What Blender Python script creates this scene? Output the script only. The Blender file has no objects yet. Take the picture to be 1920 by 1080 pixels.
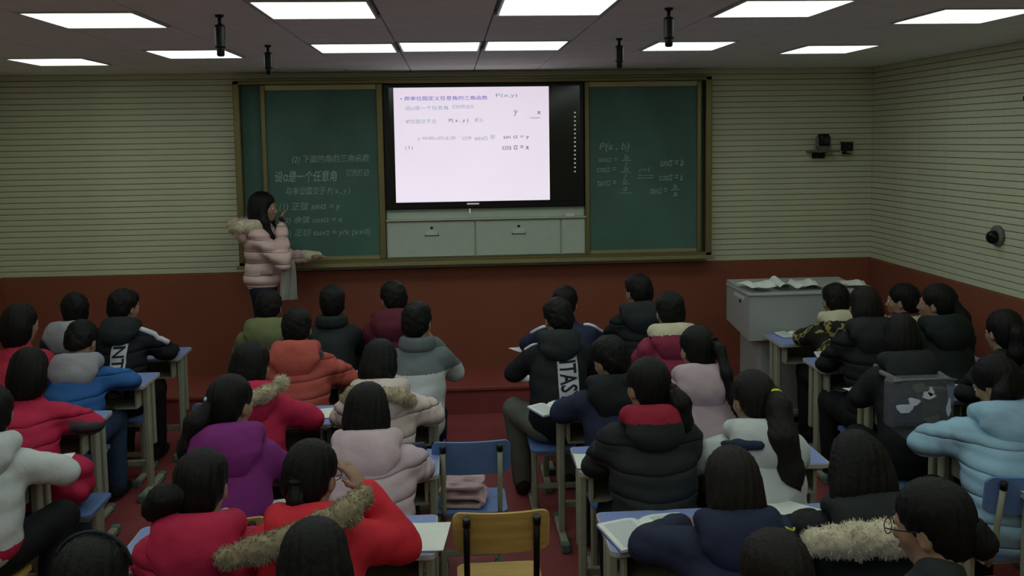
import bpy, bmesh, math, random
import numpy as np
from mathutils import Matrix, Vector
random.seed(7)
rng = np.random.default_rng(7)
SC = bpy.context.scene
COL = SC.collection
PI = math.pi

# ------------------------------------------------------------------ camera
CAM_H = 2.30
YAW, PITCH, ROLL, FPX, SHY = 0.06716, 0.085, -0.01472, 1700.0, -132.07

def ray(x, y):
    a = (x - 960) / FPX
    b = (y - SHY - 540) / FPX
    cr, sr = math.cos(-ROLL), math.sin(-ROLL)
    a, b = a * cr - b * sr, a * sr + b * cr
    u = -b
    cp, sp = math.cos(PITCH), math.sin(PITCH)
    y_, z = cp + u * sp, -sp + u * cp
    cy, sy = math.cos(YAW), math.sin(YAW)
    return np.array([a * cy + y_ * sy, -a * sy + y_ * cy, z])
CAMP = np.array([0, 0, CAM_H])
def at_z(x, y, z):
    r = ray(x, y)
    return CAMP + r * ((z - CAM_H) / r[2])
def at_y(x, y, Y):
    r = ray(x, y)
    return CAMP + r * (Y / r[1])

cam_data = bpy.data.cameras.new('camera')
cam = bpy.data.objects.new('camera', cam_data)
COL.objects.link(cam)
cam_data.sensor_width = 36
cam_data.lens = FPX * 36 / 1920
cam_data.shift_y = SHY / 1920
cam_data.clip_start = 0.05
fw = ray(960, 540 + SHY)
rt = ray(960 + FPX, 540 + SHY) - fw
up = ray(960, 540 + SHY - FPX) - fw
m = Matrix.Identity(4)
for i in range(3):
    m[i][0], m[i][1], m[i][2], m[i][3] = rt[i], up[i], -fw[i], CAMP[i]
cam.matrix_world = m
SC.camera = cam

# ------------------------------------------------------------------ world and exposure (light comes from the ceiling panels)
w = bpy.data.worlds.new('world')
SC.world = w
w.use_nodes = True
w.node_tree.nodes['Background'].inputs[0].default_value = (0.02, 0.02, 0.022, 1)
w.node_tree.nodes['Background'].inputs[1].default_value = 0.2
SC.view_settings.view_transform = 'Standard'
SC.view_settings.look = 'None'
SC.view_settings.gamma = 1
SC.view_settings.use_curve_mapping = False
SC.view_settings.exposure = 0.0
PANEL_LIGHT = 4.6
SCREEN_LIGHT = 0.80

# ------------------------------------------------------------------ materials
def lin(c):
    return tuple((v / 255 / 12.92) if v / 255 <= 0.04045 else ((v / 255 + 0.055) / 1.055) ** 2.4 for v in c)
MATS = {}
def mat(name, rgb, rough=0.7, metal=0.0, var=0.12, scale=14.0, bump=0.0, bscale=60.0, emit=0.0, alpha=1.0, stretch=None, spec=0.3):
    if name in MATS:
        return MATS[name]
    M = bpy.data.materials.new(name)
    M.use_nodes = True
    nt = M.node_tree
    b = nt.nodes['Principled BSDF']
    c = lin(rgb)
    b.inputs['Roughness'].default_value = rough
    b.inputs['Metallic'].default_value = metal
    b.inputs['Specular IOR Level'].default_value = spec
    tc = nt.nodes.new('ShaderNodeTexCoord')
    src = tc.outputs['Object']
    if stretch:
        mp = nt.nodes.new('ShaderNodeMapping')
        mp.inputs['Scale'].default_value = stretch
        nt.links.new(src, mp.inputs[0])
        src = mp.outputs[0]
    nz = nt.nodes.new('ShaderNodeTexNoise')
    nz.inputs['Scale'].default_value = scale
    nz.inputs['Detail'].default_value = 4
    nt.links.new(src, nz.inputs['Vector'])
    rp = nt.nodes.new('ShaderNodeValToRGB')
    rp.color_ramp.elements[0].position = 0.3
    rp.color_ramp.elements[1].position = 0.7
    rp.color_ramp.elements[0].color = (*[v * (1 - var) for v in c], 1)
    rp.color_ramp.elements[1].color = (*[min(1, v * (1 + var)) for v in c], 1)
    nt.links.new(nz.outputs['Fac'], rp.inputs[0])
    nt.links.new(rp.outputs[0], b.inputs['Base Color'])
    if bump:
        n2 = nt.nodes.new('ShaderNodeTexNoise')
        n2.inputs['Scale'].default_value = bscale
        n2.inputs['Detail'].default_value = 3
        nt.links.new(src, n2.inputs['Vector'])
        bp = nt.nodes.new('ShaderNodeBump')
        bp.inputs['Strength'].default_value = bump
        bp.inputs['Distance'].default_value = 0.01
        nt.links.new(n2.outputs['Fac'], bp.inputs['Height'])
        nt.links.new(bp.outputs[0], b.inputs['Normal'])
    if emit:
        nt.links.new(rp.outputs[0], b.inputs['Emission Color'])
        b.inputs['Emission Strength'].default_value = emit
    if alpha < 1:
        b.inputs['Alpha'].default_value = alpha
    MATS[name] = M
    return M

def cloth(name, rgb, rough=0.75):
    return mat(name, rgb, rough, var=0.10, scale=9, bump=0.25, bscale=45, spec=0.25)

QM = {}
def quilted(M, period=.10):
    """the same cloth with stitched horizontal channels"""
    if M.name in QM:
        return QM[M.name]
    Q = M.copy()
    Q.name = 'quilted_' + M.name
    nt = Q.node_tree
    b = nt.nodes['Principled BSDF']
    tc = nt.nodes.new('ShaderNodeTexCoord')
    sx = nt.nodes.new('ShaderNodeSeparateXYZ')
    nt.links.new(tc.outputs['Object'], sx.inputs[0])
    nz = nt.nodes.new('ShaderNodeTexNoise')
    nz.inputs['Scale'].default_value = 5
    nt.links.new(tc.outputs['Object'], nz.inputs['Vector'])
    def mth(op, a, v):
        n = nt.nodes.new('ShaderNodeMath')
        n.operation = op
        nt.links.new(a, n.inputs[0])
        if v is not None:
            if isinstance(v, float):
                n.inputs[1].default_value = v
            else:
                nt.links.new(v, n.inputs[1])
        return n.outputs[0]
    z = mth('ADD', sx.outputs[2], mth('MULTIPLY', nz.outputs['Fac'], .03))
    q = mth('POWER', mth('ABSOLUTE', mth('SINE', mth('MULTIPLY', z, PI / period), None), None), .45)
    bp = nt.nodes.new('ShaderNodeBump')
    bp.inputs['Strength'].default_value = 1.0
    bp.inputs['Distance'].default_value = .022
    nt.links.new(q, bp.inputs['Height'])
    old = b.inputs['Normal'].links
    if old:
        nt.links.new(old[0].from_socket, bp.inputs['Normal'])
    nt.links.new(bp.outputs[0], b.inputs['Normal'])
    QM[M.name] = Q
    return Q

M_PLANK = mat('cream_wall_plank', (202, 202, 174), 0.75, var=0.05, scale=3, bump=0.08, stretch=(1, 6, 6))
M_GROOVE = mat('plank_groove', (116, 114, 94), 0.9)
M_RED = mat('dark_red_wainscot', (138, 78, 58), 0.6, var=0.06, scale=2.5)
M_FLOOR = mat('red_floor_sheet', (146, 72, 72), 0.5, var=0.10, scale=5, bump=0.05)
M_PLAT = mat('red_platform_sheet', (148, 74, 66), 0.5, var=0.08, scale=5)
M_TILE = mat('ceiling_tile', (228, 230, 224), 0.9, var=0.04, scale=5, bump=0.1, bscale=120)
M_CEILBACK = mat('ceiling_void', (40, 40, 40), 0.9)
M_LIGHT = mat('light_panel', (232, 250, 241), 0.5, var=0.0, emit=PANEL_LIGHT)
M_WHITEMETAL = mat('white_aluminium', (205, 205, 205), 0.4, var=0.03)
M_BLACK = mat('black_plastic', (14, 14, 15), 0.4, var=0.05)
M_BOARD = mat('green_chalkboard', (80, 112, 102), 0.62, var=0.16, scale=2.2, bump=0.03, spec=0.2)
M_FRAME = mat('bronze_aluminium', (128, 118, 78), 0.45, metal=0.55, var=0.08, scale=3)
M_FRAMEPALE = mat('pale_aluminium_rail', (158, 150, 112), 0.45, metal=0.4, var=0.06)  # paler aluminium for the slider rails and chalk tray
M_CAB = mat('grey_cabinet_paint', (190, 198, 184), 0.6, var=0.03)
M_CABLIGHT = mat('pale_label', (205, 208, 200), 0.6)
M_SCREENOFF = mat('dark_screen_glass', (8, 9, 11), 0.12, var=0.02, spec=0.5)
M_SLIDE = mat('lit_slide', (236, 224, 240), 0.4, var=0.02, scale=2, emit=SCREEN_LIGHT)
M_CHALK = mat('chalk', (205, 212, 200), 0.9, var=0.25, scale=40)
M_CHALK2 = mat('faint_chalk', (150, 170, 158), 0.9, var=0.3, scale=40)
M_INKBLUE = mat('slide_blue_ink', (70, 80, 190), 0.6, emit=0.45)
M_INKGREY = mat('slide_grey_ink', (135, 165, 175), 0.6, emit=0.6)
M_INKDARK = mat('slide_dark_ink', (95, 95, 115), 0.6, emit=0.45)
M_ICON = mat('screen_icon', (200, 205, 205), 0.6, emit=0.35)
M_PODIUM = mat('grey_podium_metal', (168, 170, 168), 0.5, var=0.04, scale=4)
M_DESKTOP = mat('blue_laminate', (132, 148, 200), 0.45, var=0.05, scale=6)
M_DESKEDGE = mat('grey_desk_edge', (178, 174, 176), 0.5, var=0.04)
M_LEG = mat('cream_steel', (160, 162, 142), 0.45, var=0.06)
M_FOOT = mat('teal_foot_cap', (96, 128, 122), 0.6)
M_CHAIRBLUE = mat('blue_chair_ply', (94, 122, 172), 0.45, var=0.06)
M_WOOD = mat('yellow_ply', (186, 150, 84), 0.5, var=0.16, scale=5, stretch=(1, 6, 10))
M_PAPER = mat('white_paper', (226, 228, 220), 0.8, var=0.03)
M_PAGE = mat('printed_page', (196, 200, 200), 0.8, var=0.10, scale=60, stretch=(1, 8, 1))
M_COVER = mat('blue_book_cover', (60, 66, 150), 0.6)
M_SKIN = mat('skin', (158, 124, 102), 0.6, var=0.05, spec=0.3)
M_LIP = mat('lips', (140, 80, 76), 0.5)
M_EYEW = mat('eye_white', (220, 216, 208), 0.3)
M_EYED = mat('eye_iris', (20, 14, 12), 0.2)
M_HAIR = mat('black_hair', (13, 12, 11), 0.55, var=0.35, scale=30, bump=0.5, bscale=25, stretch=(5, 5, 0.6), spec=0.22)
M_HAIRBROWN = mat('brown_black_hair', (26, 21, 17), 0.55, var=0.35, scale=30, bump=0.5, bscale=25, stretch=(5, 5, 0.6), spec=0.22)
M_FURB = mat('beige_fur', (184, 170, 142), 0.95, var=0.3, scale=40)
M_FURW = mat('cream_fur', (200, 188, 164), 0.95, var=0.15, scale=40)
M_FURD = mat('tan_fur', (146, 132, 106), 0.95, var=0.25, scale=40)
M_CAMG = mat('grey_camera_plastic', (112, 114, 108), 0.5)
M_LENS = mat('lens_glass', (10, 12, 16), 0.1, spec=0.6)
M_TROUSER = cloth('black_trousers', (22, 23, 28))
M_SHOE = cloth('dark_shoe', (34, 36, 42))
M_SOLE = mat('pale_sole', (170, 170, 165), 0.7)
M_GLASSES = mat('glasses_wire', (30, 28, 28), 0.3, metal=0.5)

# ------------------------------------------------------------------ object helpers
def link(o):
    COL.objects.link(o)
    return o
def mesh_obj(name, me, parent=None, mats=None):
    o = bpy.data.objects.new(name, me)
    if mats is not None:
        if not isinstance(mats, (list, tuple)):
            mats = [mats]
        if len(me.materials) == 0:
            for M in mats:
                me.materials.append(M)
    o.parent = parent
    return link(o)
def empty(name, loc, label, cat, rz=0.0, group=None):
    o = bpy.data.objects.new(name, None)
    o.empty_display_size = 0.05
    o.location = loc
    o.rotation_euler = (0, 0, rz)
    link(o)
    return tag(o, label, cat, group)
def tag(o, label, cat, group=None):
    o['label'] = label
    o['category'] = cat
    if group:
        o['group'] = group
    return o
def struct(o, label=None):
    o['kind'] = 'structure'
    if label:
        o['label'] = label
    return o
def np_mesh(name, V, F, smooth=True, midx=None):
    """V (n,3), F (m,k) uniform polygons"""
    me = bpy.data.meshes.new(name)
    V = np.asarray(V, np.float32)
    F = np.asarray(F, np.int32)
    me.vertices.add(len(V))
    me.vertices.foreach_set('co', V.ravel())
    k = F.shape[1]
    me.loops.add(F.size)
    me.loops.foreach_set('vertex_index', F.ravel())
    me.polygons.add(len(F))
    me.polygons.foreach_set('loop_start', np.arange(len(F), dtype=np.int32) * k)
    me.polygons.foreach_set('use_smooth', np.full(len(F), smooth))
    if midx is not None:
        me.polygons.foreach_set('material_index', np.asarray(midx, np.int32))
    me.update(calc_edges=True)
    me.validate()
    return me

class MB:
    """collects simple shapes into one mesh"""
    def __init__(s):
        s.bm = bmesh.new()
        s.mi = 0
    def box(s, lo, hi, bev=0.0, seg=1, M=None):
        bm = s.bm
        lo, hi = np.minimum(lo, hi), np.maximum(lo, hi)
        r = bmesh.ops.create_cube(bm, size=1)
        vs = r['verts']
        c = [(a + b) / 2 for a, b in zip(lo, hi)]
        d = [max(b - a, 1e-5) for a, b in zip(lo, hi)]
        for v in vs:
            v.co = Vector((v.co.x * d[0] + c[0], v.co.y * d[1] + c[1], v.co.z * d[2] + c[2]))
        fs = set(f for v in vs for f in v.link_faces)
        for f in fs:
            f.material_index = s.mi
        if bev:
            es = list(set(e for v in vs for e in v.link_edges))
            rr = bmesh.ops.bevel(bm, geom=es, offset=min(bev, min(d) * 0.45), segments=seg, affect='EDGES', profile=0.6)
            for f in rr['faces']:
                f.material_index = s.mi
            vs = list(set(list(v for v in vs if v.is_valid) + list(rr['verts'])))
        if M is not None:
            bmesh.ops.transform(bm, matrix=M, verts=vs)
        return s
    def tube(s, pts, r, n=10, caps=True):
        """round tube along points; r scalar or list"""
        bm = s.bm
        pts = [Vector(p) for p in pts]
        rs = r if isinstance(r, (list, tuple)) else [r] * len(pts)
        rings = []
        for i, p in enumerate(pts):
            t = (pts[min(i + 1, len(pts) - 1)] - pts[max(i - 1, 0)]).normalized()
            ref = Vector((0, 0, 1)) if abs(t.z) < 0.9 else Vector((1, 0, 0))
            a = t.cross(ref).normalized()
            b = t.cross(a).normalized()
            rings.append([bm.verts.new(p + a * math.cos(2 * PI * k / n) * rs[i] - b * math.sin(2 * PI * k / n) * rs[i]) for k in range(n)])
        for i in range(len(pts) - 1):
            for k in range(n):
                f = bm.faces.new((rings[i][k], rings[i][(k + 1) % n], rings[i + 1][(k + 1) % n], rings[i + 1][k]))
                f.smooth = True
                f.material_index = s.mi
        if caps:
            for ring, rev in ((rings[0], True), (rings[-1], False)):
                f = bm.faces.new(list(reversed(ring)) if rev else ring)
                f.material_index = s.mi
        return s
    def sphere(s, c, r, u=16, v=10):
        R = bmesh.ops.create_uvsphere(s.bm, u_segments=u, v_segments=v, radius=1)
        rr = r if isinstance(r, (list, tuple)) else (r, r, r)
        for x in R['verts']:
            x.co = Vector((x.co.x * rr[0] + c[0], x.co.y * rr[1] + c[1], x.co.z * rr[2] + c[2]))
        for f in set(f for x in R['verts'] for f in x.link_faces):
            f.smooth = True
            f.material_index = s.mi
        return s
    def prism(s, poly, z0, z1, axis='z'):
        bm = s.bm
        def P(a, b, c):
            return {'z': (a, b, c), 'y': (a, c, b), 'x': (c, a, b)}[axis]
        A = [bm.verts.new(P(a, b, z0)) for a, b in poly]
        B = [bm.verts.new(P(a, b, z1)) for a, b in poly]
        fs = [bm.faces.new(A), bm.faces.new(B)]
        n = len(poly)
        for i in range(n):
            fs.append(bm.faces.new((A[i], A[(i + 1) % n], B[(i + 1) % n], B[i])))
        for f in fs:
            f.material_index = s.mi
        bmesh.ops.recalc_face_normals(bm, faces=fs)
        return s
    def mesh(s, name):
        me = bpy.data.meshes.new(name)
        bmesh.ops.recalc_face_normals(s.bm, faces=s.bm.faces)
        s.bm.to_mesh(me)
        s.bm.free()
        return me
    def build(s, name, mats, parent=None):
        return mesh_obj(name, s.mesh(name), parent, mats)

def rrect(x0, y0, x1, y1, r, n=5):
    out = []
    for cx, cy, a0 in ((x1 - r, y1 - r, 0), (x0 + r, y1 - r, 90), (x0 + r, y0 + r, 180), (x1 - r, y0 + r, 270)):
        for i in range(n + 1):
            a = math.radians(a0 + 90 * i / n)
            out.append((cx + r * math.cos(a), cy + r * math.sin(a)))
    return out

def copy_tree(o, parent=None):
    c = o.copy()
    link(c)
    c.parent = parent
    for ch in list(o.children):
        copy_tree(ch, c)
    return c

def text_mesh(name, body, size, shear=0.0, extrude=0.0008, align='LEFT', offset=0.0):
    cu = bpy.data.curves.new('tmp_text', 'FONT')
    cu.body = body
    cu.size = size
    cu.shear = shear
    cu.extrude = extrude
    cu.align_x = align
    cu.offset = offset
    cu.resolution_u = 2
    ob = bpy.data.objects.new('tmp_text', cu)
    COL.objects.link(ob)
    dg = bpy.context.evaluated_depsgraph_get()
    me = bpy.data.meshes.new_from_object(ob.evaluated_get(dg))
    bpy.data.objects.remove(ob)
    bpy.data.curves.remove(cu)
    me.name = name
    return me

# ------------------------------------------------------------------ implicit surfaces (bodies, hair, clothes)
class SD:
    def __init__(s):
        s.ops = []
        s.lo = np.full(3, 1e9)
        s.hi = np.full(3, -1e9)
        s.disp = None
        s.pad = 0.03
    def _bb(s, lo, hi):
        s.lo = np.minimum(s.lo, lo)
        s.hi = np.maximum(s.hi, hi)
    def cap(s, a, b, ra, rb=None, k=0.03, op='u', q=None):
        a, b = np.array(a, float), np.array(b, float)
        rb = ra if rb is None else rb
        ab = b - a
        L2 = max(ab @ ab, 1e-9)
        def f(P):
            t = np.clip(((P - a) @ ab) / L2, 0, 1)
            d = P - a - t[:, None] * ab
            r = ra + (rb - ra) * t
            if q:
                r = r + q[1] * (np.abs(np.sin(PI * t * q[0])) - 0.6)
            return np.sqrt((d * d).sum(1)) - r
        if op == 'u':
            R = max(ra, rb)
            s._bb(np.minimum(a, b) - R, np.maximum(a, b) + R)
        s.ops.append((op, k, f))
        return s
    def chain(s, pts, rs, k=0.03, op='u', q=None):
        for i in range(len(pts) - 1):
            s.cap(pts[i], pts[i + 1], rs[i], rs[i + 1], k, op, q)
        return s
    def ell(s, c, r, R=None, k=0.03, op='u'):
        c, r = np.array(c, float), np.array(r, float)
        def f(P):
            d = P - c
            if R is not None:
                d = d @ R
            k0 = np.sqrt(((d / r) ** 2).sum(1))
            k1 = np.sqrt(((d / (r * r)) ** 2).sum(1)) + 1e-6
            return np.where(k0 < 1e-3, -r.min(), k0 * (k0 - 1) / k1)
        if op == 'u':
            e = r if R is None else np.sqrt((R * R) @ (r * r))
            s._bb(c - e, c + e)
        s.ops.append((op, k, f))
        return s
    def half(s, n, c0, k=0.02):
        n = np.array(n, float)
        n = n / np.linalg.norm(n)
        s.ops.append(('i', k, lambda P: c0 - P @ n))     # keep n.p > c0
        return s
    def comb(s, d, e, op, k):
        if op == 'u':
            h = np.maximum(k - np.abs(d - e), 0) / k
            return np.minimum(d, e) - h * h * k * 0.25
        if op == 's':
            e = -e
        h = np.maximum(k - np.abs(d - e), 0) / k
        return np.maximum(d, e) + h * h * k * 0.25
    def val(s, P):
        d = np.full(len(P), 1.0)
        for op, k, f in s.ops:
            d = s.comb(d, f(P), op, k)
        if s.disp:
            d = d - s.disp(P)
        return d
    def mesh(s, h, name='part', midx=None, xf=None):
        B = 6
        lo = s.lo - s.pad - 2 * h
        n = np.ceil((s.hi + s.pad + 2 * h - lo) / (h * B)).astype(int)
        N = n * B
        G = np.ones(N, np.float32)
        I = np.stack(np.meshgrid(*[np.arange(k) for k in n], indexing='ij'), -1).reshape(-1, 3)
        C = lo + (I * B + (B - 1) / 2) * h
        R = B * h * 0.5 * 1.7321
        dv = []
        dc = np.full(len(C), 1.0)
        for op, k, f in s.ops:
            e = f(C)
            dv.append(e)
            dc = s.comb(dc, e, op, k)
        act = np.abs(dc) < R * 1.35 + 0.012
        G6 = G.reshape(n[0], B, n[1], B, n[2], B)
        sg = np.where(dc < 0, -1.0, 1.0).reshape(n)
        G6[:] = sg[:, None, :, None, :, None]
        A = np.nonzero(act)[0]
        off = np.stack(np.meshgrid(*[np.arange(B)] * 3, indexing='ij'), -1).reshape(-1, 3)
        P = (lo + I[A] * B * h)[:, None, :] + off[None] * h
        d = np.full(P.shape[:2], 1.0)
        for (op, k, f), e in zip(s.ops, dv):
            if op == 'i':
                sel = slice(None)
                PP = P
            else:
                sel = np.nonzero(e[A] < R * 1.5 + k + 0.03)[0]
                if len(sel) == 0:
                    continue
                PP = P[sel]
            ev = f(PP.reshape(-1, 3)).reshape(PP.shape[:2])
            d[sel] = s.comb(d[sel], ev, op, k)
        if s.disp:
            d = d - s.disp(P.reshape(-1, 3)).reshape(d.shape)
        ii = I[A]
        G6[ii[:, 0], :, ii[:, 1], :, ii[:, 2], :] = d.reshape(-1, B, B, B)
        V, F = surface_net(G, lo, h)
        if xf is not None:
            V = xf(V)
        mi = None
        if midx is not None:
            mi = midx(V[F].mean(1))
        return np_mesh(name, V, F, True, mi)

def surface_net(G, lo, h):
    S = G < 0
    c = np.zeros(tuple(np.array(G.shape) - 1), np.int8)
    for dx in (0, 1):
        for dy in (0, 1):
            for dz in (0, 1):
                c += S[dx:S.shape[0] - 1 + dx, dy:S.shape[1] - 1 + dy, dz:S.shape[2] - 1 + dz]
    mixed = (c > 0) & (c < 8)
    idx = np.argwhere(mixed)
    vid = np.full(mixed.shape, -1, np.int32)
    vid[mixed] = np.arange(len(idx))
    cor = np.array([(x, y, z) for x in (0, 1) for y in (0, 1) for z in (0, 1)])
    vals = np.stack([G[idx[:, 0] + a, idx[:, 1] + b, idx[:, 2] + e] for a, b, e in cor], 1)
    acc = np.zeros((len(idx), 3))
    cnt = np.zeros(len(idx))
    for i in range(8):
        for j in range(i + 1, 8):
            if np.abs(cor[i] - cor[j]).sum() != 1:
                continue
            a, b = vals[:, i], vals[:, j]
            mk = (a < 0) != (b < 0)
            t = np.where(mk, a / np.where(mk, a - b, 1), 0)
            acc += mk[:, None] * (cor[i] + t[:, None] * (cor[j] - cor[i]))
            cnt += mk
    V = lo + (idx + acc / cnt[:, None]) * h
    F = []
    nx, ny, nz = G.shape
    for ax in range(3):
        a1, a2 = (ax + 1) % 3, (ax + 2) % 3
        sl0 = [slice(None)] * 3
        sl1 = [slice(None)] * 3
        sl0[ax] = slice(0, -1)
        sl1[ax] = slice(1, None)
        ch = S[tuple(sl0)] != S[tuple(sl1)]
        E = np.argwhere(ch)
        if len(E) == 0:
            continue
        ok = (E[:, a1] > 0) & (E[:, a2] > 0) & (E[:, a1] < G.shape[a1] - 1) & (E[:, a2] < G.shape[a2] - 1)
        E = E[ok]
        out = S[tuple(E.T)]
        q = []
        for o1, o2 in ((-1, -1), (0, -1), (0, 0), (-1, 0)):
            ix = E.copy()
            ix[:, a1] += o1
            ix[:, a2] += o2
            q.append(vid[tuple(ix.T)])
        Q = np.stack(q, 1)
        Q[~out] = Q[~out][:, ::-1]
        F.append(Q)
    F = np.concatenate(F)
    return V, F[(F >= 0).all(1)]

def rotm(yaw=0, pitch=0, roll=0):
    """columns = head axes; yaw + turns left, pitch + looks down, roll + tilts to the right"""
    cy, sy = math.cos(yaw), math.sin(yaw)
    cp, sp = math.cos(-pitch), math.sin(-pitch)
    cr, sr = math.cos(roll), math.sin(roll)
    Z = np.array([[cy, -sy, 0], [sy, cy, 0], [0, 0, 1]])
    X = np.array([[1, 0, 0], [0, cp, -sp], [0, sp, cp]])
    Y = np.array([[cr, 0, sr], [0, 1, 0], [-sr, 0, cr]])
    return Z @ X @ Y
def wob(P, f, s=0.0):
    return np.sin(P[:, 0] * f + 1.7 * np.sin(P[:, 2] * f * 0.6 + s) + s) * np.sin(P[:, 1] * f * 1.1 + 2.1 + s) * np.sin(P[:, 2] * f * 0.9 + s * 2)

# ------------------------------------------------------------------ room shell
XL, XR, YB, YF, ZC = -3.95, 3.91, -0.75, 8.19, 2.92
PLAT_Y, PLAT_Z, DADO = 7.50, 0.235, 1.157
def wallbox(name, lo, hi, M, label):
    return struct(MB().box(lo, hi).build(name, M), label)
wallbox('floor', (XL - .1, YB - .1, -.1), (XR + .1, YF + .1, 0), M_FLOOR, 'dark red sheet floor of the classroom')
plat = wallbox('platform', (XL, PLAT_Y, 0), (XR, YF, PLAT_Z - .012), M_FLOOR, 'low red platform in front of the blackboard')
MB().box((XL, PLAT_Y - .015, PLAT_Z - .03), (XR, YF, PLAT_Z), .004).build('platform_sheet', M_PLAT, plat)
NPL = 35
PITCH_Z = (ZC - DADO) / NPL
def plank_wall(name, label, lo, hi, axis, face, sign):
    wl = wallbox(name, lo, hi, M_GROOVE, label)
    L0, L1 = (lo[0], hi[0]) if axis == 'x' else (lo[1], hi[1])
    def bx(z0, z1, t, bev):
        if axis == 'x':
            return MB().box((L0, face, z0), (L1, face + sign * t, z1), bev)
        return MB().box((face, L0, z0), (face + sign * t, L1, z1), bev)
    me = bx(0, PITCH_Z - .0045, .009, .003).mesh('plank')
    me.materials.append(M_PLANK)
    for i in range(NPL):
        p = mesh_obj('plank', me, wl)
        p.location = (0, 0, DADO + .0035 + i * PITCH_Z)
    bx(0, DADO, .022, .004).build('wainscot', M_RED, wl)
    return wl
plank_wall('wall_front', 'front wall of cream horizontal planks above red wainscot', (XL, YF, 0), (XR, YF + .1, ZC), 'x', YF, -1)
plank_wall('wall_right', 'right wall of cream horizontal planks above red wainscot', (XR, YB, 0), (XR + .1, YF, ZC), 'y', XR, -1)
plank_wall('wall_left', 'left wall of cream horizontal planks above red wainscot', (XL - .1, YB, 0), (XL, YF, ZC), 'y', XL, 1)
wallbox('wall_back', (XL, YB - .1, 0), (XR, YB, ZC), M_PLANK, 'plain cream back wall behind the camera')

# ceiling of square tiles, some of them light panels
ceil = wallbox('ceiling', (XL - .1, YB - .1, ZC + .02), (XR + .1, YF + .1, ZC + .1), M_CEILBACK, 'grey suspended ceiling of square tiles')
TW, TD = 0.555, 0.58
LY = {-5: 6.90, -3: 6.40, -1: 6.09, 0: 6.03, 1: 6.01, 3: 6.12, 5: 6.43}
ks = sorted(LY)
TILE_ME = {}
def tile(x0, x1, y0, y1):
    key = (round(x1 - x0, 3), round(y1 - y0, 3))
    if key not in TILE_ME:
        a, b = key
        me = MB().box((-a / 2 + .004, -b / 2 + .003, 0), (a / 2 - .004, b / 2 - .003, .018), .002).mesh('ceiling_tile')
        me.materials.append(M_TILE)
        TILE_ME[key] = me
    t = mesh_obj('ceiling_tile', TILE_ME[key], ceil)
    t.location = ((x0 + x1) / 2, (y0 + y1) / 2, ZC)
lf = MB()
for s in (-1, 1):
    lf.box((s * .262, -.268, -.006), (s * .25, .268, .016))
    lf.box((-.262, s * .28, -.006), (.262, s * .268, .016))
LF_ME = lf.mesh('frame')
LF_ME.materials.append(M_WHITEMETAL)
LD_ME = MB().box((-.25, -.268, -.002), (.25, .268, .010)).mesh('diffuser')
LD_ME.materials.append(M_LIGHT)
LPOS = {(-5, 0): 'square lit panel at the far left of the front row of ceiling lights',
        (-3, 0): 'square lit panel partly behind the left rear hanging microphone',
        (-1, 0): 'left one of three adjoining lit panels above the display',
        (0, 0): 'middle one of three adjoining lit panels above the display',
        (1, 0): 'right one of three adjoining lit panels above the display',
        (3, 0): 'square lit panel partly behind the right rear hanging microphone',
        (5, 0): 'square lit panel nearest the corner with the right wall',
        (-3, 1): 'large lit panel at the upper left of the ceiling',
        (-1, 1): 'large lit panel second from left in the nearer light row',
        (1, 1): 'large lit panel cut by the top edge above the display right half',
        (3, 1): 'large lit panel fourth from left in the nearer light row',
        (5, 1): 'large lit panel at the upper right beside the plank wall'}
for k in range(-7, 8):
    cx = -.05 + TW * k
    x0, x1 = max(cx - TW / 2, XL), min(cx + TW / 2, XR)
    if x1 - x0 < .03:
        continue
    yb = float(np.interp(k, ks, [LY[q] for q in ks]))
    j = math.ceil((YF - yb) / TD)
    while True:
        y0, y1 = max(yb + (j - .5) * TD, YB), min(yb + (j + .5) * TD, YF)
        if y1 <= YB + .02:
            break
        if y1 - y0 > .03:
            r = -j // 3 if j % 3 == 0 and j <= 0 else None
            if r is not None and k in LY and not (k == 0 and r > 0):
                lab = LPOS.get((k, r), 'lit ceiling panel over the rear of the room, behind the view')
                e = empty('ceiling_light', (cx, yb + j * TD, ZC), lab, 'ceiling light', 0, 'square ceiling light panels')
                mesh_obj('frame', LF_ME, e)
                mesh_obj('diffuser', LD_ME, e)
            else:
                tile(x0, x1, y0, y1)
        j -= 1

# hanging microphones
for (px, py, pb, lab) in ((411, 28, 106, 'black hanging microphone at the left, nearer one'),
                          (502, 85, 140, 'black hanging microphone above the left end of the blackboard'),
                          (1254, 15, 88, 'black hanging microphone at the right, nearer one'),
                          (1161, 72, 128, 'black hanging microphone above the right sliding board')):
    p = at_z(px, py, ZC)
    L = ZC - at_y(px, pb, p[1])[2]
    e = empty('hanging_microphone', (p[0], p[1], ZC), lab, 'microphone', 0, 'hanging ceiling microphones')
    MB().tube([(0, 0, 0), (0, 0, -.012)], [.022, .018], 14).tube([(0, 0, -.01), (0, 0, -L * .25)], .0085, 10).build('rod', M_BLACK, e)
    MB().tube([(0, 0, -L * .22), (0, 0, -L * .25), (0, 0, -L * .255), (0, 0, -L * .3), (0, 0, -L * .75), (0, 0, -L * .795), (0, 0, -L * .80)], [.012, .022, .025, .025, .025, .025, .02], 18).build('housing', M_BLACK, e)
    MB().tube([(0, 0, -L * .79), (0, 0, -L * .8), (0, 0, -L * .97), (0, 0, -L)], [.019, .019, .019, .013], 14).build('capsule', M_BLACK, e)

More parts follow.
